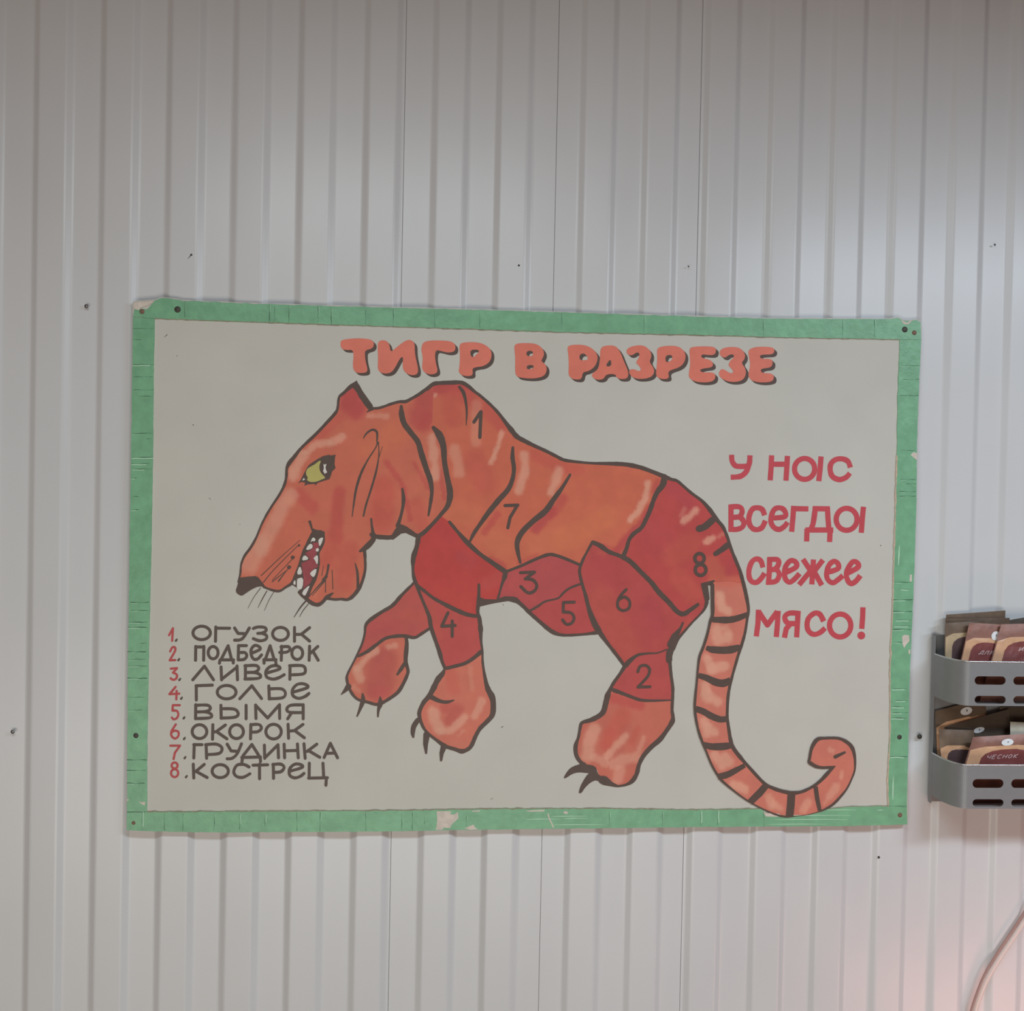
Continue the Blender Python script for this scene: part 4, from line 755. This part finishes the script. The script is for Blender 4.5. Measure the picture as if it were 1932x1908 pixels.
GLY = {'Д': [[(.05, -.15), (.05, .08), (.95, .08), (.95, -.15)], [(.15, .08), (.4, 1), (.8, 1), (.8, .08)]], 'Л': [[(.0, .0), (.15, .1), (.4, 1), (.85, 1), (.85, 0)]], 'Я': [[(.85, 0), (.85, 1), (.3, 1), (.2, .72), (.35, .48), (.85, .48)], [(.5, .48), (.1, 0)]],
       'И': [[(.1, 1), (.1, 0), (.85, 1), (.85, 0)]], 'М': [[(.05, 0), (.05, 1), (.48, .35), (.9, 1), (.9, 0)]], 'Б': [[(.85, 1), (.1, 1), (.1, 0), (.75, 0), (.85, .28), (.7, .55), (.1, .55)]], 'Р': [[(.1, 0), (.1, 1), (.75, 1), (.85, .72), (.7, .45), (.1, .45)]], 'Ь': [[(.1, 1), (.1, 0), (.75, 0), (.85, .28), (.7, .5), (.1, .5)]],
       'Ч': [[(.1, 1), (.12, .55), (.3, .42), (.85, .45)], [(.85, 1), (.85, 0)]], 'Е': [[(.8, 1), (.1, 1), (.1, 0), (.8, 0)], [(.1, .5), (.7, .5)]], 'С': [[(.85, .85), (.6, 1), (.25, .95), (.1, .5), (.25, .05), (.6, 0), (.85, .15)]], 'Н': [[(.1, 0), (.1, 1)], [(.1, .5), (.85, .5)], [(.85, 0), (.85, 1)]], 'О': [[(.45, 1), (.12, .75), (.12, .25), (.45, 0), (.8, .25), (.8, .75), (.45, 1)]], 'К': [[(.1, 0), (.1, 1)], [(.85, 1), (.15, .5), (.85, 0)]]}
GU = 'spice packets in the upper bin'; GL = 'spice packets in the lower bin'
packet([(1785, 1160), (1897, 1152), (1890, 1326), (1778, 1326)], .012, .014, M['foil'], 'brown packet standing tallest at the back of the upper bin', GU, floor=fl1, seed=1, thick=.004)
packet([(1784, 1168), (1905, 1166), (1900, 1327), (1780, 1327)], .020, .022, M['foil'], 'brown packet just in front of the tallest one, upper bin', GU, floor=fl1, seed=2, thick=.004)
packet([(1900, 1171), (1990, 1155), (1990, 1327), (1902, 1327)], .018, .024, M['foildark'], 'dark packet behind the ginger packet, cut by the right frame edge', GU, floor=fl1, seed=3, thick=.004)
packet([(1783, 1176), (1856, 1172), (1850, 1330), (1780, 1330)], .030, .036, M['foil'], 'packet with beige border and plain dark label at the left of the upper bin', GU, M['labeldark'], M['bandold'], floor=fl1, seed=4, cut=.83, thick=.006)
packet([(1829, 1175), (1896, 1179), (1872, 1332), (1795, 1332)], .042, .060, M['foilred'], 'reddish packet lettered in white standing left of the ginger packet, upper bin', GU, M['labelred'], M['band'], (.77, .85, .12, .06), 'ДЛЯ', floor=fl1, seed=5, cut=.78, tx=(.40, .605, 8.6, 7), thick=.006)
packet([(1889, 1178), (1985, 1176), (1965, 1334), (1848, 1334)], .050, .072, M['foilred'], 'reddish ginger packet cut by the right frame edge, upper bin', GU, M['labelred'], M['band'], (.60, .85, .11, .05), 'ИМБИРЬ', floor=fl1, seed=6, cut=.80, tx=(.42, .655, 9.2, 7), thick=.006)
packet([(1764, 1342), (1858, 1318), (1876, 1512), (1768, 1512)], .008, .012, M['foil'], 'brown packet with white oval emblem at the back left of the lower bin', GL, M['labeldark'], M['band'], (.60, .92, .115, .042), floor=fl2, seed=7, thick=.006, cut=.82)
packet([(1886, 1334), (1990, 1334), (1990, 1514), (1884, 1514)], .010, .014, M['foildark'], 'plain brown packet at the back right of the lower bin', GL, floor=fl2, seed=8, thick=.005)
packet([(1782, 1372), (1904, 1338), (1918, 1516), (1790, 1516)], .017, .023, M['foildark'], 'dark brown packet slanting across the middle of the lower bin, half its oval hidden', GL, None, None, (.50, .85, .085, .035), floor=fl2, seed=9, thick=.006)
packet([(1906, 1362), (1990, 1366), (1990, 1518), (1906, 1518)], .036, .046, M['pale'], 'pale plastic packet behind the garlic packet at the right of the lower bin', GL, floor=fl2, seed=10, thick=.006)
packet([(1771, 1376), (1838, 1378), (1836, 1520), (1778, 1520)], .026, .036, M['foil'], 'crumpled brown packet with cream border at the left front of the lower bin', GL, M['labeldark'], M['band'], floor=fl2, seed=11, cut=.74, thick=.008)
packet([(1836, 1391), (1965, 1383), (1950, 1522), (1797, 1522)], .050, .064, M['foilred'], 'red garlic packet with white oval lying across the front of the lower bin', GL, M['labelred'], M['band'], (.50, .90, .085, .05), 'ЧЕСНОК', floor=fl2, seed=12, cut=.82, tx=(.24, .665, 9.5, 7), thick=.010)

# ------------------------------------------------------------------ cord
def tube(name, pts, y, r, m, parent):
    c = catmull([(p[0], p[1], 0) for p in pts], 6); P_ = [at(p[0], p[1], y) for p in c]
    V_ = []; F_ = []; n_ = 12
    for i, p in enumerate(P_):
        d = (P_[min(i+1, len(P_)-1)]-P_[max(i-1, 0)]).normalized(); a = d.cross(Vector((0, 1, 0))).normalized(); b = d.cross(a)
        V_ += [p+a*r*math.cos(2*math.pi*j/n_)+b*r*math.sin(2*math.pi*j/n_) for j in range(n_)]
    for i in range(len(P_)-1):
        for j in range(n_): F_.append((i*n_+j, i*n_+(j+1) % n_, (i+1)*n_+(j+1) % n_, (i+1)*n_+j))
    return mesh_obj(name, V_, F_, m, parent, smooth=True)
cr0 = at(1838, 1930, -.02)
cord = thing('hanging_cord', cr0, 'thin pale cord with its shaded edge as a dark tube, hanging before the wall at lower right', 'cord')
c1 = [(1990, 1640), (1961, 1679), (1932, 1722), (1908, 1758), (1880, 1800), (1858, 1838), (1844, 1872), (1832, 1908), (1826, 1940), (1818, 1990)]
c2 = [(1994, 1652), (1966, 1690), (1936, 1733), (1913, 1768), (1886, 1808), (1865, 1843), (1850, 1877), (1840, 1908), (1833, 1940), (1825, 1990)]
o = tube('pale_strand', c2, -.0125, .0042, M['cord'], cord); o['label'] = 'pale strand'
o = tube('shaded_side', c1, -.0145, .0020, M['cord_shade'], cord); o['label'] = 'shaded left side of the cord as a dark tube'  # dark tube stands in for shade on the left of the pale cord

for o in bpy.data.objects:
    if '_org' in o: del o['_org']
